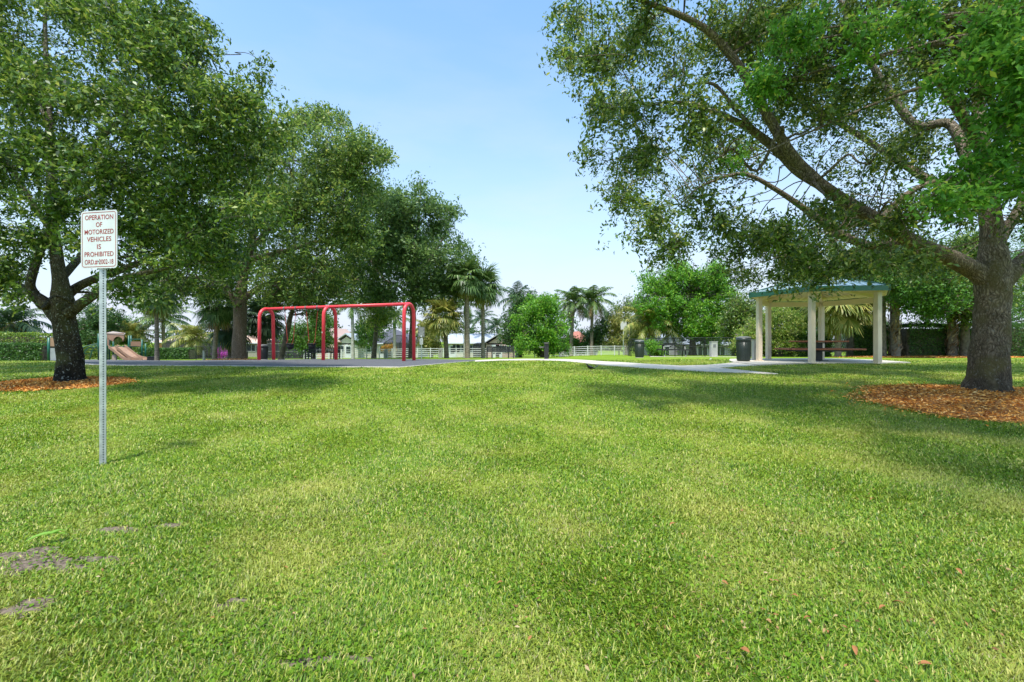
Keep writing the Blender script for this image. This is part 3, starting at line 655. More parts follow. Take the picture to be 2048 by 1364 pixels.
for t0 in (.14, .30):
    t1 = t0 + .085; a0 = bl.lerp(br_, t0); a1 = bl.lerp(br_, t1); za = zl + (zr - zl) * t0; gz = T(a0.x, a0.y)
    so = thing('bucket_swing', 'black bucket swing on red chains, ' + ('the left one of the two under the red frame' if t0 < .2 else 'the right one, nearest the middle arch'), 'swing', (a0 + a1) / 2 + Vector((0, 0, za - .07)), group='bucket swings hanging from the red swing set')
    oo = so.location; sz = gz + .62
    for pa_ in (a0, a1):
        mb = MB(); hh = pa_ + Vector((0, 0, za)) - oo; mb.tube([hh - d_ * .03, hh + d_ * .03], .082, 12); mb.box((hh.x, hh.y, hh.z - .11), (.05, .05, .07)); mb.build('hanger', M['lid'], so)
    for pa_, sgn in ((a0, -1), (a1, 1)):
        q = (a0 + a1) / 2 + d_ * sgn * .16; mb = MB(); k0 = pa_ + Vector((0, 0, za - .07)) - oo; k1 = q + Vector((0, 0, sz + .3)) - oo
        nl = 34
        for k in range(nl):
            p0 = k0.lerp(k1, k / nl); p1 = k0.lerp(k1, (k + .95) / nl); off = Vector((.006, 0, 0)) if k % 2 else Vector((0, .006, 0))
            mb.tube([p0 - off, p1 - off], .010, 4); mb.tube([p0 + off, p1 + off], .010, 4)
        mb.tube([k1, q + n_ * .1 + Vector((0, 0, sz + .1)) - oo], .006, 4); mb.tube([k1, q - n_ * .1 + Vector((0, 0, sz + .1)) - oo], .006, 4)
        mb.build('chain', M['chaincoat'], so)
    mb = MB(); c0 = (a0 + a1) / 2 + Vector((0, 0, sz)) - oo
    ringp = [(c0 + d_ * .17 * cos(q * pi / 8) + n_ * .15 * sin(q * pi / 8) + Vector((0, 0, .12))) for q in range(17)]
    mb.tube(ringp, .028, 8, cap=False)
    mb.lathe([(.03, -.12), (.11, -.10), (.15, -.02), (.155, .09), (.14, .09), (.13, 0), (.09, -.07), (.02, -.085)], c0, 16)
    mb.build('bucket_seat', M['rubberblack'], so, True)

# ------------------------------------------------------------------ pavilion (hexagonal)
pc = Vector((11.8, 17.6, 0)); pz = T(pc.x, pc.y) + .05; R_p = 2.1; th0 = radians(52); pc.z = pz
pv = thing('picnic_pavilion', 'small hexagonal picnic shelter with green metal roof trim and beige square posts', 'shelter', pc)
zt = 2.47
hexp = lambda R_, z: [Vector((R_ * cos(th0 + k * pi / 3), R_ * sin(th0 + k * pi / 3), z)) for k in range(6)]
for p in hexp(R_p, 0):
    mb = MB(); mb.box((p.x, p.y, zt / 2), (.165, .165, zt), rz=radians(8)); po = mb.build('post', M['beigepost'], pv, bev=.008)
    mb = MB(); mb.box((p.x, p.y, .01), (.24, .24, .02), rz=radians(8)); mb.build('base_plate', M['beigepost'], po)
hp = hexp(R_p, zt - .14)
for i in range(6):
    a_, b_ = hp[i], hp[(i + 1) % 6]; u_ = (b_ - a_).normalized() * .10; mb = MB()
    if not (a_.y < -1.6 or b_.y < -1.6): mb.bar(a_ + u_, b_ - u_, .12, .20); mb.build('beam', M['beige'], pv)
    q = hexp(R_p, zt - .02)[i]; mb = MB(); mb.bar(q, Vector((0, 0, zt + .52)), .10, .16); mb.build('rafter', M['beige'], pv)
ev, ap = hexp(2.42, zt + .02), Vector((0, 0, zt + .62))
mb = MB(); 
pts = [tuple(v) for v in ev] + [tuple(ap)]; mb.add(pts, [(i, 6, (i + 1) % 6) for i in range(6)])
cl_ = mb.build('ceiling', M['beige'], pv)
mb = MB()
for i in range(6):       # plank battens under the ceiling
    a_, b_ = ev[i], ev[(i + 1) % 6]
    for k in range(1, 12):
        t_ = k / 12; s_ = a_.lerp(b_, t_); e_ = ap.lerp(a_ if t_ < .5 else b_, 1 - 2 * min(t_, 1 - t_)); dz = Vector((0, 0, -.012)); mb.bar(s_ + dz + (e_ - s_) * .03, e_ + dz, .02, .012)
mb.build('ceiling_ribs', M['beige'], cl_)
e2 = hexp(2.46, zt + .18); ap2 = Vector((0, 0, zt + .86)); mb = MB()
mb.add([tuple(v) for v in e2] + [tuple(ap2)], [(i, (i + 1) % 6, 6) for i in range(6)]); rf = mb.build('roof', M['roofpanel'], pv)
mb = MB()
for i in range(6):
    a_, b_ = e2[i], e2[(i + 1) % 6]
    for k in range(1, 10):
        t_ = k / 10; s_ = a_.lerp(b_, t_); e_ = ap2.lerp(a_ if t_ < .5 else b_, 1 - 2 * min(t_, 1 - t_)); mb.bar(s_ + Vector((0, 0, .012)), e_ + Vector((0, 0, .012)), .022, .024)
mb.build('standing_seams', M['roofpanel'], rf)
for i in range(6):
    a_, b_ = hexp(2.47, zt + .10)[i], hexp(2.47, zt + .10)[(i + 1) % 6]; mb = MB(); mb.bar(a_, b_, .035, .18); mb.build('fascia', M['roofgreen'], pv)
    mb = MB(); mb.bar(e2[i] + Vector((0, 0, .02)), ap2 + Vector((0, 0, .02)), .10, .04); mb.build('hip_cap', M['roofgreen'], rf)
mb = MB(); mb.lathe([(.22, 0), (.20, .05), (.03, .12)], tuple(ap2 + Vector((0, 0, -.02))), 12); mb.build('finial', M['roofgreen'], rf)

# picnic table inside: pedestal, top, four bench seats
tc_ = G(1636, 17.9); tc_.z = pz
tb = thing('picnic_table', 'brown slatted pedestal picnic table under the green roofed shelter', 'table', tc_, radians(-6))
def slat_board(w_, d, z, n, along='x'):
    mb = MB(); s_ = d / n
    for k in range(n): mb.box((0, -d / 2 + s_ * (k + .5), z), (w_, s_ - .018, .06))
    return mb
mb = slat_board(1.75, .95, .76, 7); mb.build('tabletop', M['tablewood'], tb, bev=.006)
for sy in (-1, 1):
    mb = slat_board(2.5, .28, .46, 2)
    o2 = mb.build('seat', M['tablewood'], tb, bev=.006); o2.location = (0, sy * .72, 0)
for sx in (-1, 1):
    mb = slat_board(.9, .28, .46, 2); o2 = mb.build('seat', M['tablewood'], tb); o2.location = (sx * 1.16, 0, 0); o2.rotation_euler = (0, 0, pi / 2)
mb = MB(); mb.box((0, 0, .36), (.22, .22, .72)); mb.box((0, 0, .7), (1.2, .5, .04)); mb.box((0, 0, .01), (.5, .5, .02)); mb.build('pedestal', M['black'], tb)
mb = MB(); mb.bar((0, -.75, .40), (0, .75, .40), .08, .06); mb.bar((-1.2, 0, .40), (1.2, 0, .40), .08, .06); mb.build('seat_arm', M['black'], tb)

# ------------------------------------------------------------------ litter bins
def bin_(name, label, loc, H, R_, m):
    r_ = thing(name, label, 'trash can', loc, group=None)
    mb = MB(); mb.lathe([(R_ * .86, 0), (R_ * .9, .04), (R_ * .93, H * .3), (R_, H * .8), (R_ * .93, H * .8)], (0, 0, 0), 28); mb.build('drum', m, r_, True)
    mb = MB()
    for k in range(24):
        th = 2 * pi * k / 24; mb.bar((R_ * .92 * cos(th), R_ * .92 * sin(th), .05), (R_ * 1.02 * cos(th), R_ * 1.02 * sin(th), H * .8), .035, .018)
    mb.build('slats', m, r_)
    mb = MB(); mb.lathe([(R_ * 1.0, H * .80), (R_ * 1.05, H * .81), (R_ * 1.05, H * .93), (R_ * .98, H * .935)], (0, 0, 0), 28); mb.build('band', m, r_, True)
    mb = MB(); mb.lathe([(R_ * 1.04, H * .935), (R_ * 1.05, H * .955), (R_ * .95, H * .985), (R_ * .5, H), (R_ * .42, H), (R_ * .40, H * .95)], (0, 0, 0), 28); mb.build('lid', M['lid'], r_, True)
    mb = MB(); mb.lathe([(R_ * .95, -.03), (R_ * .95, .0)], (0, 0, 0), 20); mb.build('base', M['concrete'], r_)
    return r_
b1 = G(1487, 17.4); b1.z = T(b1.x, b1.y) + .06
bin_('trash_can', 'dark green slatted trash can beside the left shelter post', b1, .94, .25, M['darkgreen'])
b2 = G(1279, 25.4); b2.z += .03; bin_('trash_can', 'round black trash can on the grass at the end of the white fence', b2, .97, .25, M['darkgreen'])
b3 = G(525, 22.3); b3.z += .04; bin_('trash_can', 'black slatted trash can behind the left arch of the swing set', b3, .72, .24, M['black'])

# ------------------------------------------------------------------ cabinets / pedestals
def cabinet(label, px, Y, H, wd, door=True, m='pedestal'):
    g = G(px, Y); r_ = thing('utility_post', label, 'utility post', g)
    mb = MB(); mb.box((0, 0, H / 2), (wd, wd * .8, H)); mb.build('housing', M[m], r_, bev=.01)
    if door:
        mb = MB(); mb.box((0, -wd * .4 - .006, H * .74), (wd * .45, .012, H * .2)); mb.build('door', M['lid'], r_)
        mb = MB(); mb.box((0, -wd * .4 - .004, H * .35), (wd * .7, .008, H * .38)); mb.build('cover_plate', M[m], r_, bev=.004)
    mb = MB(); mb.box((0, 0, H + .015), (wd + .03, wd * .8 + .03, .03)); mb.build('cap', M[m], r_)
cabinet('grey electrical pedestal between the trash can and the left shelter post', 1511, 18.5, .86, .24)
cabinet('grey pedestal with a small dark window in front of the black fence', 1427, 26.5, .88, .36)
cabinet('grey post with a darker door, in front of the white fence by the short palm', 881, 44, .85, .36)
cabinet('plain grey post seen between the middle and right swing arches', 772, 42, .8, .28, False)
cabinet('pale concrete post standing in the line of the white fence', 1123, 49, .92, .42, False)
cabinet('short pale post beside the leaning palm left of the brown oak', 408, 30, .62, .13, False)

# ------------------------------------------------------------------ drinking fountain
g = G(1093, 24); df = thing('drinking_fountain', 'black pedestal drinking fountain with a side basin by the path', 'fountain', g)
mb = MB(); mb.box((0, 0, .40), (.22, .20, .80)); mb.build('pedestal', M['black'], df, bev=.01)
mb = MB(); mb.lathe([(.05, 0), (.15, .05), (.16, .08), (.13, .08), (.03, .04)], (0, -.02, .80), 16); mb.build('basin', M['lid'], df, True)
mb = MB(); mb.lathe([(.05, 0), (.14, .05), (.15, .07), (.12, .07), (.03, .03)], (-.26, 0, .60), 16); mb.bar((-.12, 0, .62), (-.2, 0, .62), .07, .06); mb.build('basin', M['lid'], df, True)

# ------------------------------------------------------------------ benches
def bench(label, p0, p1, Y, H=.82):
    a_, b_ = G(p0, Y), G(p1, Y); Ln = (b_ - a_).length; r_ = thing('park_bench', label, 'bench', (a_ + b_) / 2, math.atan2(b_.y - a_.y, b_.x - a_.x))
    mb = MB()
    for k in range(4): mb.box((0, -.16 + k * .11, .44), (Ln, .09, .035))
    mb.build('seat', M['black'], r_)
    mb = MB()
    for k in range(4): mb.box((0, .24 + .03 * k, .50 + .085 * k), (Ln, .035, .07))
    mb.build('backrest', M['black'], r_)
    for sx in (-1, -.62, .62, 1):
        x = sx * Ln / 2
        mb = MB(); mb.bar((x, -.22, 0), (x, -.20, .44), .06, .06); mb.bar((x, .24, 0), (x, .34, H), .06, .06)
        if abs(sx) == 1: mb.bar((x, -.24, .64), (x, .30, .66), .06, .05); mb.bar((x, -.21, .44), (x, -.21, .64), .05, .05)
        mb.bar((x, -.2, .42), (x, .26, .42), .05, .05); mb.build('leg', M['black'], r_)
bench('black slatted metal bench behind the swing set, left of the middle arch', 614, 676, 31, .72)
bench('black slatted metal bench at the grass edge in front of the grey roofed house', 974, 1027, 30, .78)

# black picnic table on a pad
g = G(1347, 28.5); pt = thing('picnic_table', 'black steel picnic table with attached seats in front of the black fence', 'table', g + Vector((0, 0, .02)), radians(-12))
mb = slat_board(1.85, .75, .74, 6); mb.build('tabletop', M['black'], pt)
for sy in (-1, 1): o2 = slat_board(1.85, .26, .43, 2).build('seat', M['black'], pt); o2.location = (0, sy * .68, 0)
for sx in (-.62, .62):
    mb = MB(); mb.bar((sx, -.25, .72), (sx, -.72, .0), .06, .06); mb.bar((sx, .25, .72), (sx, .72, 0), .06, .06); mb.bar((sx, -.75, .40), (sx, .75, .40), .05, .05); mb.build('leg', M['black'], pt)
    mb = MB(); mb.bar((sx, 0, .40), (0, 0, .72), .05, .04); mb.build('brace', M['black'], pt)

# ------------------------------------------------------------------ small signs
g = G(1247, 46); s2 = thing('park_sign', 'small grey-white sign on a thin white pole above the end of the white fence', 'sign', g)
mb = MB(); mb.tube([(0, 0, 0), (0, 0, 3.4)], .045, 8); mb.build('pole', M['white'], s2)
plate('panel', .60, .86, .04, .02, M['signwhite'], s2, y=-.07, zc=3.05)
g = G(843, 27); s3 = thing('park_rules_sign', 'grey rules sign with a smaller notice below it, right of the red swing set', 'sign', g)
mb = MB(); mb.tube([(0, 0, 0), (0, 0, 1.85)], .03, 8); mb.build('post', M['galv'], s3)
p_ = plate('panel', .38, .62, .02, .015, M['lid'], s3, y=-.05, zc=1.58)
mb = MB()
for k in range(8): mb.box((.01 * sin(k * 2), -.054, 1.82 - k * .062), (.30 - .03 * (k % 3), .004, .016))
mb.build('notice_lines', M['signwhite'], p_)
mb = MB(); mb.tube([(0, -.052, 1.34), (0, -.06, 1.34)], .05, 14); mb.build('emblem', M['signwhite'], p_)
p_ = plate('lower_panel', .19, .36, .01, .012, M['signwhite'], s3, y=-.05, zc=1.03)
mb = MB()
for k in range(4): mb.box((0, -.054, 1.14 - k * .07), (.13, .004, .018))
mb.build('notice_lines', M['lid'], p_)

# ------------------------------------------------------------------ white rail fence
fn = thing('rail_fence', 'long low white fence with five horizontal rails at the far edge of the lawn', 'fence', G(935, 50))
fo = fn.location; p0, p1 = G(608, 50), G(1256, 48); nP = 25; H = 1.0
pos = []
for k in range(nP + 1):
    t_ = k / nP; q = p0.lerp(p1, t_); zb = T(q.x, q.y); pos.append(Vector((q.x, q.y, zb)))
    mb = MB(); mb.box((q.x - fo.x, q.y - fo.y, zb - fo.z + H / 2 + .02), (.09, .09, H + .03)); mb.build('post', M['white'], fn)
for rl in range(5):
    mb = MB()
    for k in range(nP): mb.bar(pos[k] - fo + Vector((0, 0, .14 + rl * .205)), pos[k + 1] - fo + Vector((0, 0, .14 + rl * .205)), .03, .06)
    mb.build('rail', M['white'], fn)

# ------------------------------------------------------------------ black chain-link fence and galvanised gate, grey mesh fence at the left
def mesh_fence(name, label, pts, H, m, mm, pr=.03, step=2.4, cat='fence'):
    r_ = thing(name, label, cat, pts[0]); o_ = r_.location; mp = []
    for a_, b_ in zip(pts[:-1], pts[1:]):
        n = max(1, round((b_ - a_).length / step)); mp += [a_.lerp(b_, k / n) for k in range(n)]
    mp.append(pts[-1]); mp = [Vector((q.x, q.y, T(q.x, q.y))) for q in mp]
    for q in mp: mb = MB(); mb.tube([q - o_, q - o_ + Vector((0, 0, H))], pr, 7); mb.build('post', m, r_)
    for zz, nm in ((H - .03, 'top_rail'), (H * .5, 'middle_rail')):
        mb = MB()
        for a_, b_ in zip(mp[:-1], mp[1:]): mb.tube([a_ - o_ + Vector((0, 0, zz)), b_ - o_ + Vector((0, 0, zz))], pr * .7, 6)
        mb.build(nm, m, r_)
    mb = MB()
    for a_, b_ in zip(mp[:-1], mp[1:]):
        a_, b_ = a_ - o_, b_ - o_; mb.add([a_ + Vector((0, .01, .03)), b_ + Vector((0, .01, .03)), b_ + Vector((0, .01, H)), a_ + Vector((0, .01, H))], [(0, 1, 2, 3)])
    mb.build('wire_mesh', mm, r_); return r_
mesh_fence('mesh_fence', 'tall black chain link fence behind the black picnic table', [G(1256, 40), G(1262, 34), G(1350, 30.5), G(1470, 30.5), G(1560, 30)], 1.28, M['black'], M['meshblack'])
mesh_fence('mesh_fence', 'grey chain link fence left of the bench behind the swing set', [G(480, 46), G(612, 48)], 1.6, M['lid'], M['meshblack'])
mesh_fence('mesh_fence', 'short black fence section beside the pale post left of the brown oak', [G(392, 38), G(440, 39)], 1.2, M['black'], M['meshblack'])
g0, g1 = G(1655, 27), G(1693, 27)
gt = mesh_fence('mesh_gate', 'galvanised chain link gate behind the shelter between hedges', [g0, g1], 1.85, M['galv'], M['meshgrey'], .035, cat='gate'); mb = MB()
L_ = (g1 - g0).length
for k in range(9):
    x = L_ * (k + .3) / 9.5; mb.bar((x, -.03, .25), (min(x + .55, L_), -.03, .25 + min(.55, L_ - x) * 2.4), .02, .02)
mb.build('diagonal_slats', M['galv'], gt)
mb = MB(); mb.tube([(L_ + .14, 0, 0), (L_ + .14, 0, 1.95)], .035, 7); mb.build('gate_post', M['galv'], gt)

# ------------------------------------------------------------------ play structure with double slide
Yp = 38.0; g = G(240, Yp); g.z = T(g.x, g.y) + .02; pl = thing('play_structure', 'tan and green toddler play structure with a double slide and tunnel roof', 'play structure', g)
sc_ = F / Yp
lx = lambda px, dy=0: (px - 1024) / F * (Yp + dy) - g.x
lz = lambda py, dy=0: EYE - (py - HOR) / F * (Yp + dy) - g.z
for px, py, dy in ((197, 668, 0), (213.5, 668, -.2), (218.5, 672, 1.3), (226.5, 680, 1.4), (257.5, 672, 0), (262, 672, 1.3), (284, 680, .6), (291, 688, 1.2)):
    mb = MB(); mb.tube([(lx(px, dy), dy, -.02), (lx(px, dy), dy, lz(py, dy))], .06, 10); mb.build('post', M['playgreen'], pl, True)
# tunnel roof: panel with arched opening, curved top
mb = MB(); xl, xr, zt_, zb_ = lx(219.5), lx(253), lz(667), lz(692); arch = []
for k in range(13): th = pi - pi * k / 12; arch.append((lx(241) + .40 * cos(th) * 1.0, lz(684) + .42 * sin(th)))
outer = [(xl, lz(678))] + [(xl, zt_)] * 5 + [(lx(236), zt_)] + [(xr - .05, zt_)] * 5 + [(xr, lz(678))]
for y_ in (-.25, -.17):
    pass
Vv = [(x, -.25, z) for x, z in outer] + [(x, -.25, z) for x, z in arch] + [(x, -.17, z) for x, z in outer] + [(x, -.17, z) for x, z in arch]; n = 13
fs = [(i, i + 1, n + i + 1, n + i) for i in range(n - 1)] + [(2 * n + i, 3 * n + i, 3 * n + i + 1, 2 * n + i + 1) for i in range(n - 1)] + [(i, 2 * n + i, 2 * n + i + 1, i + 1) for i in range(n - 1)] + [(n + i, n + i + 1, 3 * n + i + 1, 3 * n + i) for i in range(n - 1)]
mb.add(Vv, fs); mb.box(((xl + lx(223)) / 2 - .0, -.21, (lz(678) + zb_) / 2), (abs(lx(223) - xl), .08, lz(678) - zb_)); mb.build('front_panel', M['playbrown'], pl)
mb = MB(); prof = [(xl - .12, -.35), (xl + .3, -.30), (xr - .3, -.30), (xr + .12, -.35)]
mb.add([(xl - .05, -.28, zt_ - .06), (xr + .05, -.28, zt_ - .16), (lx(251, 1.1), 1.1, zt_ - .06), (lx(226, 1.1), 1.1, zt_ + .08), (xl - .05, -.28, zt_ + .02), (xr + .05, -.28, zt_ - .08), (lx(251, 1.1), 1.1, zt_ + .02), (lx(226, 1.1), 1.1, zt_ + .16)],
       [(0, 3, 2, 1), (4, 5, 6, 7), (0, 1, 5, 4), (1, 2, 6, 5), (2, 3, 7, 6), (3, 0, 4, 7)]); mb.build('roof', M['playlight'], pl)
mb = MB(); mb.box((lx(204), .05, (lz(668) + lz(692)) / 2), (abs(lx(210) - lx(198)), .06, lz(668) - lz(692))); mb.build('side_panel', M['playbrown'], pl)
mb = MB(); mb.box((lx(240, .6), .6, lz(694.5)), (lx(262) - lx(213), 1.6, .08)); mb.build('deck', M['playgreen'], pl)
mb = MB(); mb.box((lx(272, 1.1), 1.1, lz(689)), (lx(283) - lx(262), .05, lz(684) - lz(694))); mb.build('rail_panel', M['playbrown'], pl)
mb = MB(); mb.tube([(lx(258, .6), .6, lz(679.5)), (lx(284, .6), .6, lz(679.5))], .03, 7); mb.build('handrail', M['playgreen'], pl)
for dx, nm in ((0, 0), (14, 1)):   # double slide: troughs running down to the right and towards the viewer
    mb = MB(); path_ = [(lx(226 + dx, a0), a0, lz(b0, a0)) for dx, a0, b0 in ((dx, -.3, 694.5), (10 + dx, -.45, 702), (26 + dx * 1.1, -.75, 715), (36 + dx * 1.3, -.95, 719.2), (45 + dx * 1.6, -1.1, 719.6))]
    c_ = crom([(*q, 1) for q in path_], 5)[:, :3]; wv = np.array([.34, .42, .06]); prf = [(-.5, .16), (-.46, .16), (-.42, 0), (.42, 0), (.46, .16), (.5, .16), (.5, -.08), (-.5, -.08)]
    Vv = [tuple(q + wv * u_ * 1.1 + np.array([0, 0, h_])) for q in c_ for u_, h_ in prf]; n = len(c_)
    mb.add(Vv, [(i * 8 + k, i * 8 + (k + 1) % 8, (i + 1) * 8 + (k + 1) % 8, (i + 1) * 8 + k) for i in range(n - 1) for k in range(8)] + [tuple(range(8)), tuple((n - 1) * 8 + k for k in range(8))[::-1]])
    mb.build('slide', M['playbrown'], pl)
mb = MB(); mb.add([(lx(232), -.4, 0), (lx(240), -.4, 0), (lx(240), -.4, lz(712)), (lx(236), -.4, lz(709)), (lx(232), -.4, lz(712)), (lx(232), -.3, 0), (lx(240), -.3, 0), (lx(240), -.3, lz(712)), (lx(236), -.3, lz(709)), (lx(232), -.3, lz(712))], [(0, 1, 2, 3, 4), (9, 8, 7, 6, 5), (0, 5, 6, 1), (1, 6, 7, 2), (2, 7, 8, 3), (3, 8, 9, 4), (4, 9, 5, 0)]); mb.build('slide_support', M['playlight'], pl)
for k in range(3):   # arched climber at the left
    mb = MB(); q0 = (lx(165 + 6 * k), -.9 + .5 * k, 0); q1 = (lx(175 + 3 * k), -.5 + .4 * k, lz(697)); q2 = (lx(196), .3 + .2 * k, lz(686 + k * 2))
    c_ = crom([(*q0, 1), (*q1, 1), (*q2, 1)], 6)[:, :3]; mb.tube(c_, .03, 7); cb = mb.build('climber_bar', M['playgreen'], pl, True)
mb = MB()
for t_ in (.2, .4, .6, .8):
    mb.tube([(lx(165) + (lx(196) - lx(165)) * t_ * .9, -.9 + 1.1 * t_, lz(720) + (lz(686) - lz(720)) * t_ ** .6), (lx(177) + (lx(196) - lx(177)) * t_, .1 + .6 * t_, lz(720) + (lz(690) - lz(720)) * t_ ** .6)], .022, 6)
mb.build('climber_rung', M['playgreen'], pl)
g = G(104, 26); p2 = thing('climbing_wall', 'green post with tan and grey play panels just left of the dark oak trunk', 'play structure', g)
mb = MB(); mb.tube([(-.18, 0, -.03), (-.18, 0, 1.33)], .07, 10); mb.build('post', M['playgreen'], p2, True)
mb = MB(); mb.tube([(1.0, .1, -.03), (1.0, .1, 1.33)], .07, 10); mb.build('post', M['playgreen'], p2, True)
mb = MB(); mb.box((.4, .03, 1.08), (1.1, .05, .5)); mb.build('upper_panel', M['playbrown'], p2, bev=.01)
mb = MB(); mb.box((.4, .03, .36), (1.1, .05, .72)); mb.build('lower_panel', M['playgrey'], p2, bev=.01)
g = G(306, 34); g.z += .02; kb = thing('play_border', 'low black rubber block beside the foot of the tan slide', 'border', g); mb = MB(); mb.box((0, 0, .12), (.62, .4, .24)); mb.build('block', M['rubberblack'], kb, bev=.03)
mb = MB(); mb.box((0, 0, .26), (.66, .44, .04)); mb.build('coping', M['rubberblack'], kb, bev=.01)

# ------------------------------------------------------------------ houses
def house(label, x0p, x1p, Y, zeave, wall, roof, kind='gable_side', ridge=1.4, dep=9, wins=(), doors=(), over=.5, name='house', shift=0):
    x0, x1 = (x0p - 1024) / F * Y, (x1p - 1024) / F * Y; zb = -1.4; r_ = thing(name, label, 'house', ((x0 + x1) / 2, Y, zb)); w_ = x1 - x0; h = zeave - zb
    mb = MB(); mb.box((0, dep / 2, h / 2), (w_, dep, h)); wl = mb.build('wall', wall, r_)
    a_ = w_ / 2 + over; y0, y1 = -over, dep + over; ym = dep / 2; mb = MB(); t = .12
    if kind == 'gable_side':       # ridge parallel to x, gables left/right
        mb.add([(-a_, y0, h), (a_, y0, h), (a_, ym, h + ridge), (-a_, ym, h + ridge), (-a_, y1, h), (a_, y1, h), (-a_, y0, h - t), (a_, y0, h - t), (-a_, y1, h - t), (a_, y1, h - t)], [(0, 1, 2, 3), (3, 2, 5, 4), (0, 6, 7, 1), (4, 5, 9, 8), (0, 3, 4, 8, 6), (1, 7, 9, 5, 2), (6, 8, 9, 7)])
    elif kind == 'hip':
        b_ = max(.3, a_ - ym - over)
        mb.add([(-a_, y0, h), (a_, y0, h), (b_, ym, h + ridge), (-b_, ym, h + ridge), (-a_, y1, h), (a_, y1, h), (-a_, y0, h - t), (a_, y0, h - t), (-a_, y1, h - t), (a_, y1, h - t)], [(0, 1, 2, 3), (3, 2, 5, 4), (0, 3, 4), (1, 5, 2), (0, 6, 7, 1), (4, 5, 9, 8), (0, 4, 8, 6), (1, 7, 9, 5), (6, 8, 9, 7)])
    else:                          # gable_front, ridge along y
        mb.add([(-a_, y0, h), (0, y0, h + ridge), (a_, y0, h), (-a_, y1, h), (0, y1, h + ridge), (a_, y1, h), (-a_, y0, h - t), (0, y0, h + ridge - t * 1.6), (a_, y0, h - t), (-a_, y1, h - t), (0, y1, h + ridge - t * 1.6), (a_, y1, h - t)],
               [(0, 3, 4, 1), (1, 4, 5, 2), (6, 7, 10, 9), (7, 8, 11, 10), (0, 1, 7, 6), (1, 2, 8, 7), (3, 9, 10, 4), (4, 10, 11, 5), (0, 6, 9, 3), (2, 5, 11, 8)])
        m2 = MB(); gw = w_ / 2; m2.add([(-gw, 0, h - .2), (gw, 0, h - .2), (0, 0, h + ridge * gw / a_ - t * 1.7), (-gw, .3, h - .2), (gw, .3, h - .2), (0, .3, h + ridge * gw / a_ - t * 1.7)], [(0, 1, 2), (5, 4, 3), (0, 2, 5, 3), (1, 4, 5, 2), (0, 3, 4, 1)]); m2.build('gable', wall, r_)
    mb.build('roof', roof, r_)
    mb = MB(); mb.box((0, y0 - .02, h - .06), (2 * a_, .05, .16)); mb.build('eave_board', M['white'], r_) if kind != 'gable_front' else None
    for (px, z0, z1, ww) in wins:
        x = (px - 1024) / F * Y - (x0 + x1) / 2; mb = MB(); mb.box((x, -.03, (z0 + z1) / 2), (ww, .06, z1 - z0)); wn = mb.build('window', M['white'], r_)
        for s_ in (-1, 1): mb = MB(); mb.box((x + s_ * ww * .235, -.065, (z0 + z1) / 2), (ww * .40, .02, (z1 - z0) * .84)); mb.build('pane', M['glass'], wn)
    for (px, ww, hh) in doors:
        x = (px - 1024) / F * Y - (x0 + x1) / 2; mb = MB(); mb.box((x, -.03, hh / 2), (ww, .06, hh)); dn = mb.build('door', M['white'], r_)
        mb = MB(); mb.box((x, -.065, hh * .6), (ww * .62, .02, hh * .55)); mb.build('glass', M['glass'], dn)
    return r_
def enclosure(label, x0p, x1p, Y, h=2.6, rise=.7):
    x0, x1 = (x0p - 1024) / F * Y, (x1p - 1024) / F * Y; r_ = thing('pool_enclosure', label, 'pool cage', ((x0 + x1) / 2, Y, -1.4)); w_ = x1 - x0; d = 5
    mb = MB(); n = max(3, round(w_ / 2)); hx = lambda i: -w_ / 2 + w_ * i / n
    rp = lambda i: h + rise * (1 if 0 < i < n else 0)
    for i in range(n + 1):
        mb.bar((hx(i), 0, 0), (hx(i), 0, h), .10, .10); mb.bar((hx(i), 0, h), (hx(min(max(i, 1), n - 1)), d / 2, rp(1)), .10, .10); mb.bar((hx(i), d, 0), (hx(i), d, h), .10, .10); mb.bar((hx(i), d, h), (hx(min(max(i, 1), n - 1)), d / 2, rp(1)), .10, .10)
    for z in (.6, h): mb.bar((-w_ / 2, 0, z), (w_ / 2, 0, z), .10, .10)
    mb.bar((hx(1), d / 2, rp(1)), (hx(n - 1), d / 2, rp(1)), .1, .1); mb.build('frame', M['black'], r_)
    mb = MB(); mb.add([(-w_ / 2, .03, 0), (w_ / 2, .03, 0), (w_ / 2, .03, h), (-w_ / 2, .03, h), (hx(1), d / 2, rp(1)), (hx(n - 1), d / 2, rp(1)), (-w_ / 2, d, h), (w_ / 2, d, h), (-w_ / 2, d, 0), (w_ / 2, d, 0)], [(0, 1, 2, 3), (3, 2, 5, 4), (4, 5, 7, 6), (6, 7, 9, 8), (3, 4, 6), (2, 7, 5), (0, 3, 6, 8), (1, 9, 7, 2)]); mb.build('screen', M['screen'], r_)
house('low orange stucco house with a peach tile roof behind the left hedge', 312, 420, 72, 1.15, M['stucco_orange'], M['roofpeach'], 'hip', 1.3, wins=((350, .9, 2.1, 1.4), (385, .9, 2.1, 1.4)))
enclosure('dark screened pool cage behind the low palm on the left', 330, 396, 68)
house('peach roofed house partly hidden by the brown oak trunk', 425, 520, 76, 1.0, M['stucco_cream'], M['roofpeach'], 'hip', 1.3, wins=((440, .9, 2.1, 1.4), (503, .9, 2.1, 1.4)))
enclosure('dark screened pool cage just right of the brown oak trunk', 400, 455, 66)
house('grey house with a terracotta roof seen through the left swing arch', 522, 610, 74, 1.0, M['stucco_grey'], M['rooftile'], 'hip', 1.3, wins=((540, .9, 2.1, 1.4), (575, .9, 2.1, 1.4)))
enclosure('dark screened pool cage seen through the left swing arch', 530, 600, 67)
house('pink stucco gabled house behind the middle swing arch', 624, 672, 70, 1.2, M['stucco_pink'], M['stucco_pink'], 'gable_front', 2.2, wins=((640, .9, 2.1, 1.4),))
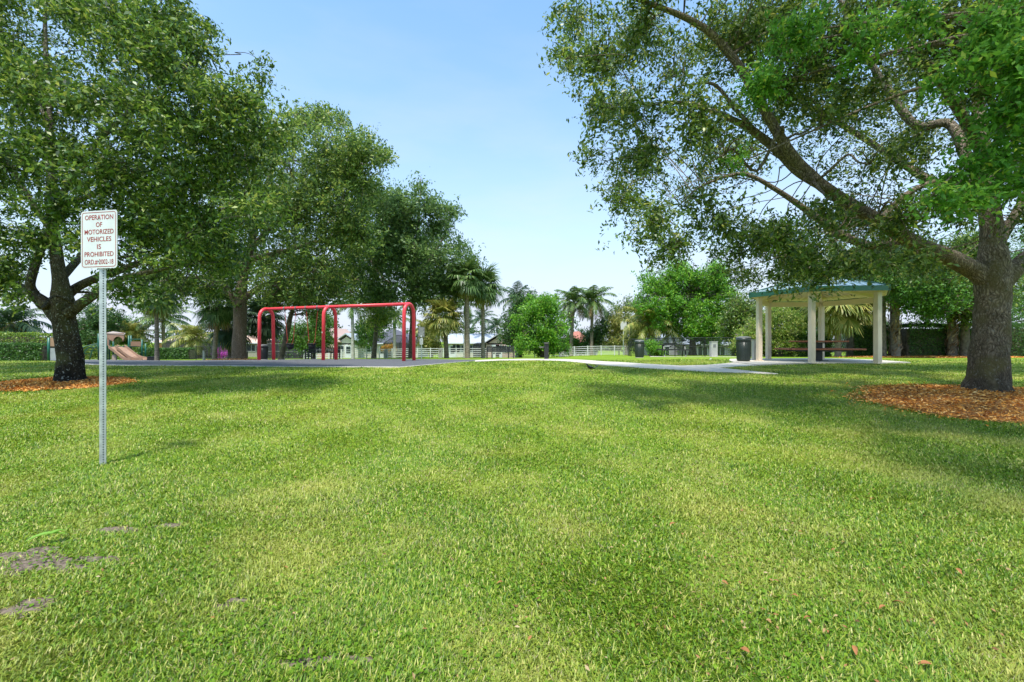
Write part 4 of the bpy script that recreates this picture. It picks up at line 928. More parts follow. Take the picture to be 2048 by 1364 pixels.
house('cream house with a small white gabled porch between the middle and right arches', 670, 716, 71, .95, M['stucco_cream'], M['roofgrey'], 'gable_front', 1.6, wins=((682, .9, 2.0, 1.0),), doors=((697, 1.1, 2.1),))
house('house with a dark hipped roof and shady veranda seen left of the right arch', 712, 835, 72, .95, M['stucco_cream'], M['roofdark'], 'hip', 2.3, wins=((742, .8, 2.1, 1.6), (815, .8, 2.1, 1.6)), doors=((765, 1.1, 2.1),))
enclosure('dark pool cage in front of the dark hipped roof', 768, 815, 70, 2.4, 1.2)
h_ = house('grey metal roofed house with white shuttered windows behind the two tall palms', 897, 985, 74, 1.0, M['stucco_cream'], M['roofgrey'], 'gable_side', 1.55, wins=((912, .9, 2.1, 1.0), (922, .9, 2.1, 1.3), (945, .9, 2.1, .9)), doors=((905, 1.0, 2.1),))
house('pinkish gabled house front with a white door right of the grey metal roof', 972, 1030, 71.5, .95, M['stucco_pink'], M['stucco_grey'], 'gable_front', 1.75, wins=((1013, .9, 2.0, 1.3), (1003, .9, 2.0, .8)), doors=((991, 1.2, 2.1), (998, 1.0, 2.1)))
enclosure('small dark screened porch between the two tall palm trunks', 947, 964, 69, 2.2, .2)
house('house with a red clay tile roof between the green bush and the palms', 1130, 1195, 66, .9, M['stucco_cream'], M['rooftile'], 'hip', 1.9)
house('grey house with a pale hip roof behind the black chain link fence', 1395, 1475, 58, .9, M['stucco_grey'], M['roofgrey'], 'hip', 1.0, wins=((1405, .5, 2.0, 1.3), (1440, .6, 2.0, 1.3)))
house('house with a white gable end behind the yellow-green palm', 1318, 1372, 64, 1.0, M['stucco_grey'], M['roofgrey'], 'gable_front', 2.0, wins=((1330, .6, 2.0, 1.3),))

# ------------------------------------------------------------------ the bird, the fallen leaves, a scrap
g = GP(1181, 745); bd = thing('bird', 'small black bird standing in the lawn near the path', 'bird', g, radians(180 + 25))
mb = MB(); c_ = crom([(-.16, 0, .10, .010), (-.08, 0, .115, .028), (0, 0, .13, .046), (.06, 0, .155, .042), (.09, 0, .185, .026), (.105, 0, .21, .024), (.125, 0, .222, .022), (.14, 0, .22, .008)], 4); mb.tube(c_[:, :3], list(c_[:, 3]), 12)
mb.add([(-.13, -.012, .105), (-.13, .012, .105), (-.26, .03, .175), (-.26, -.03, .175), (-.13, -.01, .118), (-.13, .01, .118), (-.26, .024, .186), (-.26, -.024, .186)], [(0, 1, 2, 3), (4, 7, 6, 5), (0, 3, 7, 4), (1, 5, 6, 2), (2, 6, 7, 3), (0, 4, 5, 1)])
mb.build('body', M['blackbird'], bd, True)
mb = MB(); mb.tube([(.135, 0, .222), (.175, 0, .216)], [.007, .0015], 6); mb.build('beak', M['beak'], bd)
for s_ in (-1, 1):
    mb = MB(); mb.tube([(.0, s_ * .018, .10), (-.01, s_ * .018, .05), (.005, s_ * .018, .0)], .004, 5); mb.tube([(.005, s_ * .018, .003), (.04, s_ * .022, .003)], .003, 4); mb.build('leg', M['beak'], bd)
    mb = MB(); w2 = crom([(.05, s_ * .038, .16, .012), (-.02, s_ * .048, .135, .022), (-.12, s_ * .022, .11, .006)], 4); mb.tube(w2[:, :3], list(w2[:, 3]), 8); mb.build('wing', M['blackbird'], bd, True)

def leaf_mesh(L, W, fold=.25, n=7):
    mb = MB(); V_ = []
    for k in range(n + 1):
        t_ = k / n; w_ = W * (sin(pi * min(t_ ** .8, 1)) ** .8 if 0 < t_ < 1 else .02); x = L * (t_ - .5); zc = .12 * L * sin(pi * t_); V_ += [(x, -w_ / 2, zc + fold * w_), (x, 0, zc), (x, w_ / 2, zc + fold * w_)]
    fs = []
    for k in range(n): b = k * 3; fs += [(b, b + 3, b + 4, b + 1), (b + 1, b + 4, b + 5, b + 2)]
    mb.add(V_, fs); return mb
R3 = random.Random(3); spots = [(1320, 868), (1345, 1060), (1615, 1257), (1657, 1285), (1765, 1235), (1478, 1180), (1525, 1240), (1918, 1157), (1850, 1350), (1060, 1298), (358, 1230), (1540, 980), (1710, 1320), (1130, 845), (1450, 1183), (1590, 1210), (1795, 1225), (1600, 1075), (1880, 1075), (1625, 950), (1745, 1010), (425, 1252), (1300, 1130), (1490, 1320), (570, 1150), (1000, 1180), (1735, 1008), (1960, 1135)]
proto = None
for (px, py) in spots:
    g = GP(px, py); g.z += .035
    if proto is None: o = leaf_mesh(.045, .018).build('fallen_leaf', M['leafdry'], None, True); proto = o
    else: o = proto.copy(); C.objects.link(o)
    tag(o, 'small dry orange-brown leaf lying loose in the lawn', 'leaf', 'dry leaves scattered over the lawn')
    o.location = g; o.rotation_euler = (R3.uniform(-.4, .4), R3.uniform(-.4, .4), R3.uniform(0, 6.28)); s_ = R3.uniform(.45, 1.1); o.scale = (s_, s_, s_)
g = GP(92, 1092); bl_ = thing('fallen_leaf', 'long green fallen leaf beside the bare sandy patch at lower left', 'leaf', g + Vector((0, 0, .045)), radians(40))
leaf_mesh(.20, .045).build('blade', M['leafbig'], bl_, True); q = leaf_mesh(.11, .035).build('blade', M['leafbig'], bl_, True); q.location = (.05, .02, .012); q.rotation_euler = (0, 0, .5)
g = GP(1424, 722.5); sc2 = leaf_mesh(.22, .13, .1).build('paper_scrap', M['signwhite'], None, True); sc2.location = g + Vector((0, 0, .05)); tag(sc2, 'crumpled white paper scrap on the grass between path and picnic table', 'litter')
# ------------------------------------------------------------------ trees
def q4(px, py, Y, r): p = P(px, py, Y); return (p.x, p.y, p.z, r)
def qs(L_, Y, dy=0):  # control points (px, py, r[, dY])
    return [q4(a_[0], a_[1], Y + (a_[3] if len(a_) > 3 else 0), a_[2]) for a_ in L_]
def bl4(L_, Y, seed=0, spread=0, two=True):
    r = random.Random(seed); o = []
    for a_ in L_:
        px, py, rp = a_[:3]; dys = [a_[3]] if len(a_) > 3 else ([-spread + r.uniform(-.6, .6), spread + r.uniform(-.6, .6)] if two and spread else [r.uniform(-spread, spread)])
        for dy in dys: o.append(q4(px, py, Y + dy, rp / F * (Y + dy)))
    return o
oakblobs = [(-230, 60, 150), (-200, 300, 140), (-120, 460, 100), (-20, 60, 110), (60, 190, 100), (10, 340, 100), (-60, 560, 50), (160, 20, 100), (270, 60, 95), (350, 60, 60), (330, 140, 100), (395, 120, 50), (230, 210, 115), (110, 300, 80), (240, 350, 120),
            (370, 260, 110), (445, 215, 65), (500, 205, 45), (530, 130, 20, 0), (515, 160, 24, 0), (470, 320, 95), (390, 420, 100), (285, 470, 80), (330, 530, 50), (225, 540, 40), (60, 470, 60), (5, 545, 45), (110, 420, 55), (430, 510, 65), (550, 270, 50), (420, 60, 25, 0), (180, 480, 45), (30, 600, 28), (500, 430, 70), (270, 575, 28), (360, 580, 24), (310, 588, 26), (240, 590, 18), (420, 575, 26), (200, 585, 16),
            (80, -120, 130), (280, -60, 70), (-150, -120, 160)]
Y = 10.8; b = GP(140, 764); b = Vector((G(140, Y).x, Y, T(G(140, Y).x, Y) - .03))
tree('oak_tree', 'leaning live oak with black lichen-specked trunk, left of the white sign', 'tree', b,
     qs([(142, 769, .52), (140, 757, .40), (141, 730, .345), (137, 690, .32), (129, 650, .30), (126, 620, .31), (124, 590, .27), (120, 560, .20), (112, 500, .16), (104, 430, .14), (100, 300, .11, .5), (96, 180, .09, .8), (90, 60, .06, 1), (95, -60, .04, 1)], Y),
     [qs([(118, 640, .20), (92, 610, .19), (60, 588, .16), (20, 568, .13), (-40, 560, .10), (-120, 520, .07)], Y, 0),
      qs([(95, 615, .14), (66, 585, .13), (62, 560, .12), (82, 498, .11), (112, 444, .10), (135, 408, .09), (172, 396, .07), (230, 370, .05), (290, 330, .03)], Y - .2),
      qs([(135, 630, .17), (160, 610, .15), (196, 586, .125), (240, 560, .10), (300, 545, .07), (380, 530, .04)], Y - .1),
      qs([(128, 600, .16), (150, 578, .14), (196, 556, .12), (245, 540, .10), (330, 500, .08), (420, 440, .06), (500, 380, .03)], Y + .3),
      qs([(108, 470, .09), (60, 400, .08), (20, 330, .07), (-30, 260, .05)], Y + .3), qs([(104, 430, .10), (160, 330, .085), (240, 240, .07), (330, 170, .05), (400, 110, .03)], Y + .2),
      qs([(98, 250, .07), (40, 140, .06), (0, 90, .04), (-60, 20, .03)], Y + .6), qs([(120, 560, .12), (180, 500, .10, 1), (280, 440, .08, 2), (400, 360, .05, 3)], Y)],
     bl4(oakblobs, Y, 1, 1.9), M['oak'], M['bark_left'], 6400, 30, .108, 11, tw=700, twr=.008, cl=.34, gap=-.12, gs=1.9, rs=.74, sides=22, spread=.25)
# right oak
Yr = 9.5; b = Vector((G(1975, Yr).x, Yr, T(G(1975, Yr).x, Yr) - .03))
rb = [(1150, 40, 55), (1130, 120, 38), (1200, 120, 75), (1290, 50, 85), (1185, 220, 50), (1255, 210, 75), (1350, 150, 85), (1195, 310, 40), (1280, 320, 75), (1240, 400, 45), (1310, 430, 55), (1275, 480, 28), (1345, 490, 50), (1380, 400, 60), (1450, 310, 85), (1400, 240, 75), (1440, 450, 60),
      (1460, 90, 85), (1540, 40, 90), (1560, 180, 95), (1480, 505, 50), (1560, 480, 55), (1580, 560, 28), (1600, 590, 14, 0), (1650, 555, 28), (1620, 520, 55), (1690, 520, 55), (1650, 430, 50), (1640, 250, 95), (1630, 130, 85), (1710, 60, 85), (1760, 180, 90), (1740, 330, 80), (1800, 440, 55), (1780, 530, 40),
      (1850, 260, 85), (1850, 120, 100), (1950, 60, 95), (1960, 220, 95), (2060, 150, 120), (2060, 320, 90), (1900, 400, 60), (2170, 250, 150), (2170, 60, 150), (2080, 440, 50), (2230, 420, 100), (1840, 520, 40), (1900, 560, 30, 1.5),
      (1300, -60, 75), (1450, -110, 95), (1650, -110, 120), (1850, -110, 130), (2050, -130, 140), (2250, -60, 150)]
rblobs = bl4(rb, Yr, 2, 2.1)
rblobs += bl4([(1500, 540, 45), (1580, 512, 48), (1655, 475, 50), (1725, 510, 42), (1790, 490, 60), (1850, 540, 40), (1700, 440, 55), (1900, 500, 50), (1610, 540, 30), (1530, 480, 50)], 12.5, 9, .6)
rblobs += [(4.0, 1.4, 8.4, 1.9), (7.6, 1.2, 8.4, 2.1), (10.8, 1.6, 8.2, 2.2),  (4.5, 4.6, 8.2, 1.8), (7.0, 4.4, 8.6, 1.8), (9.6, 4.6, 7.8, 2.0), (6.0, 3.2, 7.6, 1.2), (8.6, 3.0, 7.4, 1.4), (11.5, 6, 7.5, 2.0), (3.6, 5.8, 8.6, 1.3)]
def bright_front(root, o):
    L_ = [(1990, 50, 70, 5.2), (2045, 120, 80, 5.0), (1950, 120, 45, 5.3), (2030, 220, 60, 5.2), (2000, 310, 50, 5.3), (1930, 345, 34, 5.4), (1890, 395, 30, 5.3), (1960, 400, 45, 5.3), (2045, 370, 60, 5.2), (1855, 400, 14, 5.3), (1990, 440, 26, 5.3), (2120, 250, 110, 5.1), (1830, 40, 60, 6.2), (1740, 60, 45, 6.4), (1560, 90, 60, 7), (1530, 170, 45, 7), (1620, 60, 50, 6.8), (1470, 330, 26, 7), (1890, 160, 40, 5.8), (1700, 130, 30, 6.6)]
    B = [q4(px, py, y, rp / F * y) for px, py, rp, y in L_]; B = [(q[0] - o[0], q[1] - o[1], q[2] - o[2], q[3]) for q in B]
    V_, c, tw_, ln = foliage(B, 520, 26, .092, 77, cl=.24, gap=-.3, gs=3, shell=.6, wr=.42)
    bigmesh('lower_foliage', V_, M['oakbright'], root); mb = MB(); twigs(mb, B, c, 130, .008, 5)
    rr = random.Random(8)
    for q in B:
        s0 = np.array([10.2 - o[0], 7.4 - o[1], 5.8 - o[2]]); m_ = (s0 + np.array(q[:3])) / 2 + np.array([0, 0, .5]); c_ = crom([(*s0, .05), (*m_, .03), (*q[:3], .01)], 6); mb.tube(c_[:, :3], list(c_[:, 3]), 6)
    mb.build('front_branch', M['bark_right'], root, True)
tree('oak_tree', 'spreading live oak with thick grey-brown trunk standing in the orange mulch at right', 'tree', b,
     qs([(1974, 792, .62), (1974, 778, .53), (1976, 750, .45), (1979, 700, .415), (1983, 650, .385), (1985, 600, .375), (1986, 560, .39), (1987, 520, .34), (1984, 470, .26), (1975, 380, .22), (1962, 270, .17, .3), (1950, 150, .12, .6), (1930, 20, .08, .9), (1920, -80, .05, 1)], Yr),
     [qs([(1978, 565, .26), (1940, 537, .24), (1890, 513, .22, -.3), (1830, 488, .195, -.6), (1765, 447, .17, -.9), (1700, 410, .15, -1.2), (1640, 368, .13, -1.5), (1592, 322, .12, -1.7), (1552, 262, .105, -1.9), (1512, 190, .095, -2.0), (1462, 112, .085, -2.1), (1400, 52, .07, -2.2), (1290, 5, .045, -2.3), (1180, -20, .02, -2.3)], Yr),
      qs([(1655, 378, .12), (1600, 346, .11), (1552, 300, .10), (1505, 262, .09), (1464, 240, .07), (1420, 220, .055), (1350, 205, .04), (1290, 215, .02)], Yr - 1.6),
      qs([(1505, 257, .05), (1468, 216, .045), (1428, 170, .035), (1380, 170, .02), (1330, 180, .01)], Yr - 1.7),
      qs([(1800, 482, .12), (1740, 492, .115), (1680, 468, .11), (1625, 430, .09), (1560, 385, .07), (1500, 352, .055), (1460, 352, .045), (1400, 375, .03), (1360, 410, .015)], Yr + .1),
      qs([(1985, 400, .16), (1940, 330, .15, .4), (1900, 250, .13, .8), (1830, 250, .12, 1.0), (1770, 170, .10, 1.2), (1720, 90, .08, 1.3), (1680, 0, .06, 1.5), (1640, -80, .04, 1.6)], Yr),
      qs([(1975, 330, .14), (1920, 225, .12, -.3), (1870, 150, .10, -.6), (1820, 70, .08, -.8), (1780, -40, .05, -1)], Yr),
      qs([(1760, 440, .09), (1820, 385, .08, .5), (1890, 360, .07, .8), (1950, 365, .05, 1)], Yr),
      qs([(1995, 575, .24), (2040, 530, .21), (2100, 480, .18), (2200, 400, .14), (2300, 300, .08)], Yr), qs([(1990, 500, .14), (2060, 380, .12), (2140, 240, .09), (2200, 80, .05)], Yr + .5),
      qs([(1978, 420, .15), (1840, 350, .12, 1.6), (1700, 260, .09, 2.2), (1560, 180, .06, 2.5)], Yr)],
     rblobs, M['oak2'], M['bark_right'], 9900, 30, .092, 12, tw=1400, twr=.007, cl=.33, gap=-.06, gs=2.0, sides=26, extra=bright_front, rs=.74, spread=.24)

def puff(B, seed):      # smaller lobes budding from each clump so the outline is uneven
    r = np.random.default_rng(seed); o = []
    for x, y, z, q in B:
        o.append((x, y, z, q * .66))
        for k in range(7):
            d = unit(r.normal(size=3)); s_ = r.uniform(.26, .48); o.append((x + d[0] * q * .9, y + d[1] * q * .9, z + d[2] * q * .9, q * s_))
    return o
def simple(label, px, Y, trunk_r, blobs, lm, ncl, lpc, L, seed, bark='bark_far', lean=0, cat='tree', name='shade_tree', group=None, h0=None, spread=1.2, **kw):
    g = G(px, Y); B = puff(bl4(blobs, Y, seed, spread), seed); top = max(q[2] for q in B); lo = min(q[2] - q[3] * .3 for q in B); top = g.z + (top - g.z) * .8
    hx = g.x + lean; zm = max(g.z + .6, min(lo, top - .5))
    tr = [(g.x, Y, g.z - .1, trunk_r * 1.35), (g.x, Y, g.z + .25, trunk_r * 1.05), (g.x + lean * .3, Y, (g.z + zm) / 2, trunk_r * .95), (g.x + lean * .6, Y, zm, trunk_r * .85), (hx, Y, (zm + top) / 2, trunk_r * .55), (hx, Y, top, trunk_r * .15)]
    return tree(name, label, cat, g, tr, [], B, M[lm], M[bark], ncl, lpc, L, seed, sides=10, group=group, **kw)

Y2 = 26
g = G(478, Y2)
tree('oak_tree', 'large oak with straight brown trunk behind the playground, left of the swing set', 'tree', g,
     qs([(478, 722, .62), (478, 714, .48), (478, 690, .43), (480, 640, .40), (481, 600, .42), (486, 560, .30), (500, 500, .24), (520, 420, .18), (545, 330, .10), (560, 260, .05)], Y2),
     [qs([(478, 612, .26), (462, 590, .22), (440, 568, .17), (415, 556, .13), (385, 556, .11), (345, 560, .09), (310, 566, .05)], Y2 - .5), qs([(486, 600, .24), (505, 585, .2), (530, 570, .16), (570, 560, .12), (620, 545, .07)], Y2),
      qs([(500, 500, .18), (560, 440, .15), (640, 390, .10), (720, 330, .05)], Y2 - 1), qs([(490, 540, .2), (440, 480, .16), (390, 420, .1)], Y2 + 1), qs([(495, 520, .18), (580, 500, .14), (680, 470, .08), (730, 450, .04)], Y2)],
     bl4([(570, 330, 105), (650, 300, 80), (715, 305, 52), (765, 312, 22), (785, 322, 10, 0), (610, 250, 40), (645, 232, 22), (680, 250, 28), (480, 400, 95), (590, 430, 100), (680, 420, 80), (640, 530, 70), (540, 530, 75), (440, 520, 70), (380, 570, 34), (725, 380, 50), (700, 350, 50), (600, 590, 34), (450, 575, 36), (720, 470, 50), (370, 470, 70), (670, 590, 30), (410, 590, 22), (545, 590, 35)], Y2, 3, 2.6),
     M['oakmid'], M['bark_mid'], 4600, 20, .20, 13, tw=300, twr=.02, cl=.6, gap=-.12, gs=1.1, rs=.84, spread=.26)
simple('slender leaning oak with dark trunk seen through the left bay of the swing set', 563, 29, .17, [(590, 560, 45), (640, 600, 36), (600, 605, 30), (560, 590, 30), (680, 560, 40)], 'oakmid', 700, 18, .16, 14, lean=.9, name='oak_tree', cl=.6)
Y3 = 34
tree('oak_tree', 'tall thin-crowned oak behind the right arch of the swing set', 'tree', G(823, Y3),
     qs([(823, 722, .42), (823, 715, .34), (824, 680, .31), (826, 640, .30), (826, 600, .28), (828, 540, .2), (835, 470, .13), (840, 400, .07), (842, 355, .03)], Y3),
     [qs([(826, 600, .16), (800, 575, .13), (770, 560, .10), (740, 520, .07), (720, 460, .04)], Y3), qs([(828, 560, .15), (860, 520, .12), (890, 470, .07), (900, 430, .03)], Y3), qs([(827, 590, .14), (870, 570, .11), (920, 545, .06)], Y3)],
     bl4([(838, 378, 18), (842, 352, 7, 0), (850, 415, 36), (805, 430, 45), (870, 455, 38), (760, 410, 45), (735, 385, 30), (905, 425, 14), (890, 420, 22), (820, 510, 72), (755, 520, 70), (880, 520, 52), (890, 575, 42), (840, 585, 52), (765, 600, 34), (930, 560, 36), (945, 520, 20), (710, 480, 50), (795, 465, 50), (920, 500, 24), (715, 560, 50), (800, 400, 20)], Y3, 4, 2.6),
     M['oak3'], M['bark_far'], 3300, 18, .26, 15, tw=220, twr=.025, cl=.75, gap=-.12, gs=.95, rs=.75, spread=.26)
simple('olive tree with yellowish drooping foliage above the right bay of the swing set', 748, 40, .2, [(755, 600, 28), (745, 635, 24), (770, 640, 20), (735, 610, 18), (765, 575, 22)], 'yellow', 420, 16, .22, 16, cl=.8, lean=.3)

simple('bright green round leafed tree right of the grey roofed house', 1085, 44, .22, [(1100, 608, 22), (1058, 640, 30), (1102, 646, 32), (1080, 676, 34), (1112, 685, 22), (1048, 684, 22), (1075, 616, 22), (1132, 696, 9)], 'bright', 1300, 20, .24, 21, cl=.6, gap=-.22, gs=1.5)
simple('dark green tree leaning against the bright round leafed one', 1040, 48, .2, [(1040, 615, 22), (1030, 645, 26), (1048, 670, 26), (1020, 675, 18), (1062, 598, 14)], 'dark', 700, 18, .27, 22, cl=.8, gap=-.4)
simple('big vivid green tree right of the centre, behind the black fence', 1385, 44, .35, [(1305, 572, 30), (1345, 552, 34), (1400, 560, 38), (1438, 590, 30), (1325, 618, 40), (1390, 620, 50), (1435, 645, 42), (1360, 660, 30), (1405, 668, 24), (1295, 605, 24), (1425, 550, 22), (1375, 540, 20), (1445, 575, 14)], 'bright', 2500, 20, .25, 23, cl=.7, gap=-.2, gs=1.1)
simple('darker small tree between the vivid green tree and the shelter', 1470, 38, .25, [(1480, 610, 18), (1492, 640, 24), (1465, 655, 24), (1505, 615, 14), (1470, 625, 20), (1495, 665, 18)], 'oak', 700, 18, .2, 24, cl=.7)
simple('thin brown topped tree behind the tropical shrubs', 1252, 62, .2, [(1250, 612, 14), (1275, 605, 12), (1232, 618, 12), (1290, 612, 12)], 'oak2', 170, 12, .3, 25, cl=1)
simple('dark rounded tree behind the play structure, left of the post', 178, 52, .25, [(170, 650, 26), (200, 640, 26), (185, 668, 24), (225, 650, 22), (160, 675, 18)], 'dark', 700, 18, .28, 26, cl=.9)
simple('fresh green tree just right of the sign post', 232, 56, .25, [(240, 655, 20), (262, 668, 18), (225, 670, 20), (250, 680, 16)], 'bush', 500, 18, .28, 27, cl=.9)
simple('light green small tree in front of the dark roofed house', 745, 50, .13, [(745, 650, 20), (728, 662, 16), (760, 662, 18), (742, 678, 18), (722, 684, 12)], 'bush', 420, 16, .22, 28, cl=.7, gap=-.1)
simple('leafy bright tree behind the left bay of the swing set', 628, 42, .15, [(600, 668, 22), (630, 655, 26), (650, 680, 20), (615, 690, 18), (585, 685, 16), (655, 640, 16), (640, 625, 16)], 'bush', 900, 18, .2, 29, cl=.7, gap=-.35)
simple('yellow-green shrub tree at the left of the shelter', 1490, 29, .1, [(1500, 672, 24), (1480, 690, 18), (1520, 655, 22), (1515, 690, 22)], 'yellow', 620, 20, .13, 30, cl=.45, gap=-.4, gs=2)
simple('variegated yellow-green shrub behind the left shelter posts', 1555, 29, .1, [(1550, 680, 26), (1580, 655, 26), (1560, 635, 24), (1590, 690, 20), (1535, 650, 18)], 'yellow', 800, 20, .13, 31, cl=.45, gap=-.4, gs=2)
simple('leafy green tree behind the shelter roof', 1600, 33, .2, [(1595, 620, 32), (1560, 600, 24), (1640, 620, 32), (1615, 655, 28), (1580, 575, 20), (1655, 580, 26)], 'bush', 1000, 20, .16, 32, cl=.6, gap=-.25, gs=1.5)
for k, (px, bl__, mt_, lb) in enumerate([(1730, [(1730, 540, 50), (1690, 520, 40), (1765, 575, 36), (1700, 580, 34)], 'oak', 'shady oak whose crown rises behind the right end of the shelter roof'),
                         (1838, [(1835, 545, 50), (1880, 585, 42), (1825, 590, 30), (1850, 510, 40), (1860, 615, 26)], 'bush', 'fresh green tree behind the booted palm, above the hedge'),
                         (1930, [(1925, 530, 50), (1965, 580, 46), (1905, 590, 30), (1945, 625, 24)], 'oak', 'tree in the shade just left of the thick grey-brown trunk'),
                         (2060, [(2060, 560, 60), (2040, 620, 44), (2110, 600, 60), (2080, 480, 60)], 'bush', 'green tree at the right edge of the photo behind the thick trunk')]):
    simple(lb, px if k != 1 else 1958, 31 + k if k not in (1, 2) else 23.6 + .4 * k, .2 if k != 1 else .1, bl__, mt_, 1300, 20, .16, 40 + k, cl=.65, gap=-.35, gs=1.3)
for k, (px, bl__, mt_, lb) in enumerate([(1190, [(1195, 668, 22), (1178, 682, 18), (1210, 645, 18)], 'dark', 'dense dark shrub below the tallest coconut palm'),
                         (1238, [(1235, 640, 24), (1228, 672, 24), (1255, 655, 20)], 'palmgold', 'yellow tipped areca clump left of the small white-poled sign'),
                         (1285, [(1275, 640, 24), (1270, 672, 24), (1300, 660, 20), (1330, 640, 20)], 'dark', 'dark shrub mass behind the big yellow-green palm'),
                         (862, [(858, 682, 18), (850, 660, 14), (868, 698, 12)], 'palmgold', 'yellowish garden shrub right of the rules sign'),
                         (1140, [(1150, 692, 10), (1135, 690, 12), (1165, 696, 8)], 'bush', 'low shrub in front of the red tile roofed house'),
                         (1300, [(1305, 698, 13), (1318, 704, 9)], 'bright', 'bright green shrub right of the black trash can')]):
    simple(lb, px, 52 if px != 1300 else 32, .06, bl__, mt_, 420, 16, .24 if px != 1300 else .12, 50 + k, cat='shrub', name='garden_shrub', cl=.7 if px != 1300 else .35, gap=-.5)
simple('magenta flowering bush right of the pale post behind the playground', 441, 46, .05, [(441, 703, 8), (448, 710, 6), (434, 710, 6)], 'magenta', 130, 14, .13, 60, cat='bush', name='flowering_bush', cl=.3, gap=-1, spread=.3)
simple('orange croton shrub in front of the dark roofed veranda', 776, 56, .05, [(776, 697, 8), (768, 699, 6), (785, 698, 6)], 'orangeleaf', 110, 14, .16, 61, cat='shrub', name='garden_shrub', cl=.35, gap=-1, spread=.3)

# far wood closing the horizon
R_ = np.random.default_rng(31); Bf = []
for x in np.arange(-190, 190, 5.0):
    h = 4.2 + 2.2 * abs(math.sin(x * .11)) + 1.3 * math.sin(x * .43 + 1) + R_.uniform(-.5, .8); y = 118 + 9 * math.sin(x * .07)
    for zz in np.arange(0, h, 2.0): Bf.append((x + R_.uniform(-1.5, 1.5), y + R_.uniform(-2, 2), -1.2 + zz, 2.6))
Vf, *_ = foliage(Bf, 9000, 9, .75, 32, cl=1.3, gap=-1, gs=.4); stuff(bigmesh('far_wood', Vf, M['dark']), 'far-off line of dark green trees behind the houses', 'wood')

# ------------------------------------------------------------------ hedges
def hedge(label, pts, H, wd, m, n, L, seed, group=None):
    pts = [Vector((p[0], p[1], 0)) for p in pts]; g = pts[0].copy(); g.z = T(g.x, g.y); r_ = thing('hedge', label, 'hedge', g, group=group); r = np.random.default_rng(seed); seg = [(b_ - a_).length for a_, b_ in zip(pts[:-1], pts[1:])]; tot = sum(seg)
    C_, N_ = [], []
    mb = MB()
    for a_, b_, s_ in zip(pts[:-1], pts[1:], seg):
        k = int(n * s_ / tot); d = (b_ - a_).normalized(); nn = Vector((-d.y, d.x, 0)); t = r.random(k) * s_; sel = r.random(k); u = np.where(sel < .45, -wd / 2, np.where(sel < .58, wd / 2, (r.random(k) - .5) * wd)); h = np.where(sel < .58, r.random(k) * H, H)
        x = a_.x + d.x * t + nn.x * u; y = a_.y + d.y * t + nn.y * u; q = np.c_[x, y, h]; bu = .10 * pnoise(q, 2.2, seed) * (H ** .5) + .06 * pnoise(q, 7, seed + 1)
        up = (h >= H); x = x + np.where(up, 0, np.sign(u) * bu * nn.x); y = y + np.where(up, 0, np.sign(u) * bu * nn.y); h = h + np.where(up, bu, 0) - r.random(k) * .05
        C_.append(np.c_[x - g.x, y - g.y, terrain(x, y) - g.z + h]); N_.append(np.c_[np.where(up, 0, np.sign(u) * nn.x), np.where(up, 0, np.sign(u) * nn.y), np.where(up, 1., .35)])
        for j in range(max(1, int(s_ / 2))):
            m0 = a_ + d * (s_ * (j + .5) / max(1, int(s_ / 2))); mb.box((m0.x - g.x, m0.y - g.y, T(m0.x, m0.y) - g.z + H * .44), (s_ / max(1, int(s_ / 2)), wd * .72, H * .86), rz=math.atan2(d.y, d.x))
    c = np.concatenate(C_); N = np.concatenate(N_); k = len(c); c = c + r.normal(size=(k, 3)) * .03
    bigmesh('leaves', leaves(c, r.normal(size=(k, 3)), N + r.normal(size=(k, 3)) * .55, L * r.uniform(.6, 1.3, k), L * .55 * r.uniform(.6, 1.2, k)), M[m], r_)
    mb.build('branches', M['bark_far'], r_)
hedge('clipped green hedge with yellow-green top at the far left', [xy(G(-260, 27)), xy(G(103, 27))], 1.02, 1.2, 'hedge', 26000, .10, 1)
hedge('sunny yellow-green hedge row just above and behind the far left hedge', [xy(G(-200, 33)), xy(G(135, 34))], 2.0, 1.6, 'hedgeyel', 12000, .14, 2)
hedge('low green hedge behind the play structure and slide', [xy(G(120, 47)), xy(G(300, 46.5))], 1.35, 1.2, 'hedgeyel', 9000, .15, 3)
hedge('low clipped hedge between the slide and the brown oak', [xy(G(286, 43)), xy(G(385, 43))], 1.05, 1.0, 'hedge', 9000, .13, 4)
hedge('tall dark clipped hedge behind the shelter, left of the gate', [xy(G(1560, 28)), xy(G(1654, 27.4))], 1.35, 1.2, 'hedge', 10000, .12, 5)
hedge('rounded dark clipped hedge between the gate and the right shelter post', [xy(G(1699, 26.6)), xy(G(1765, 26.2))], 1.75, 1.3, 'hedge', 9000, .11, 6)
hedge('long tall dark hedge running behind the thick oak trunk at right', [xy(G(1800, 26)), xy(G(2200, 25.4))], 1.85, 1.3, 'hedge', 30000, .10, 7)
hedge('yellow-green shrub row behind the left shelter posts', [xy(G(1500, 31.5)), xy(G(1600, 31))], 1.7, 1.4, 'yellow', 8000, .13, 8)

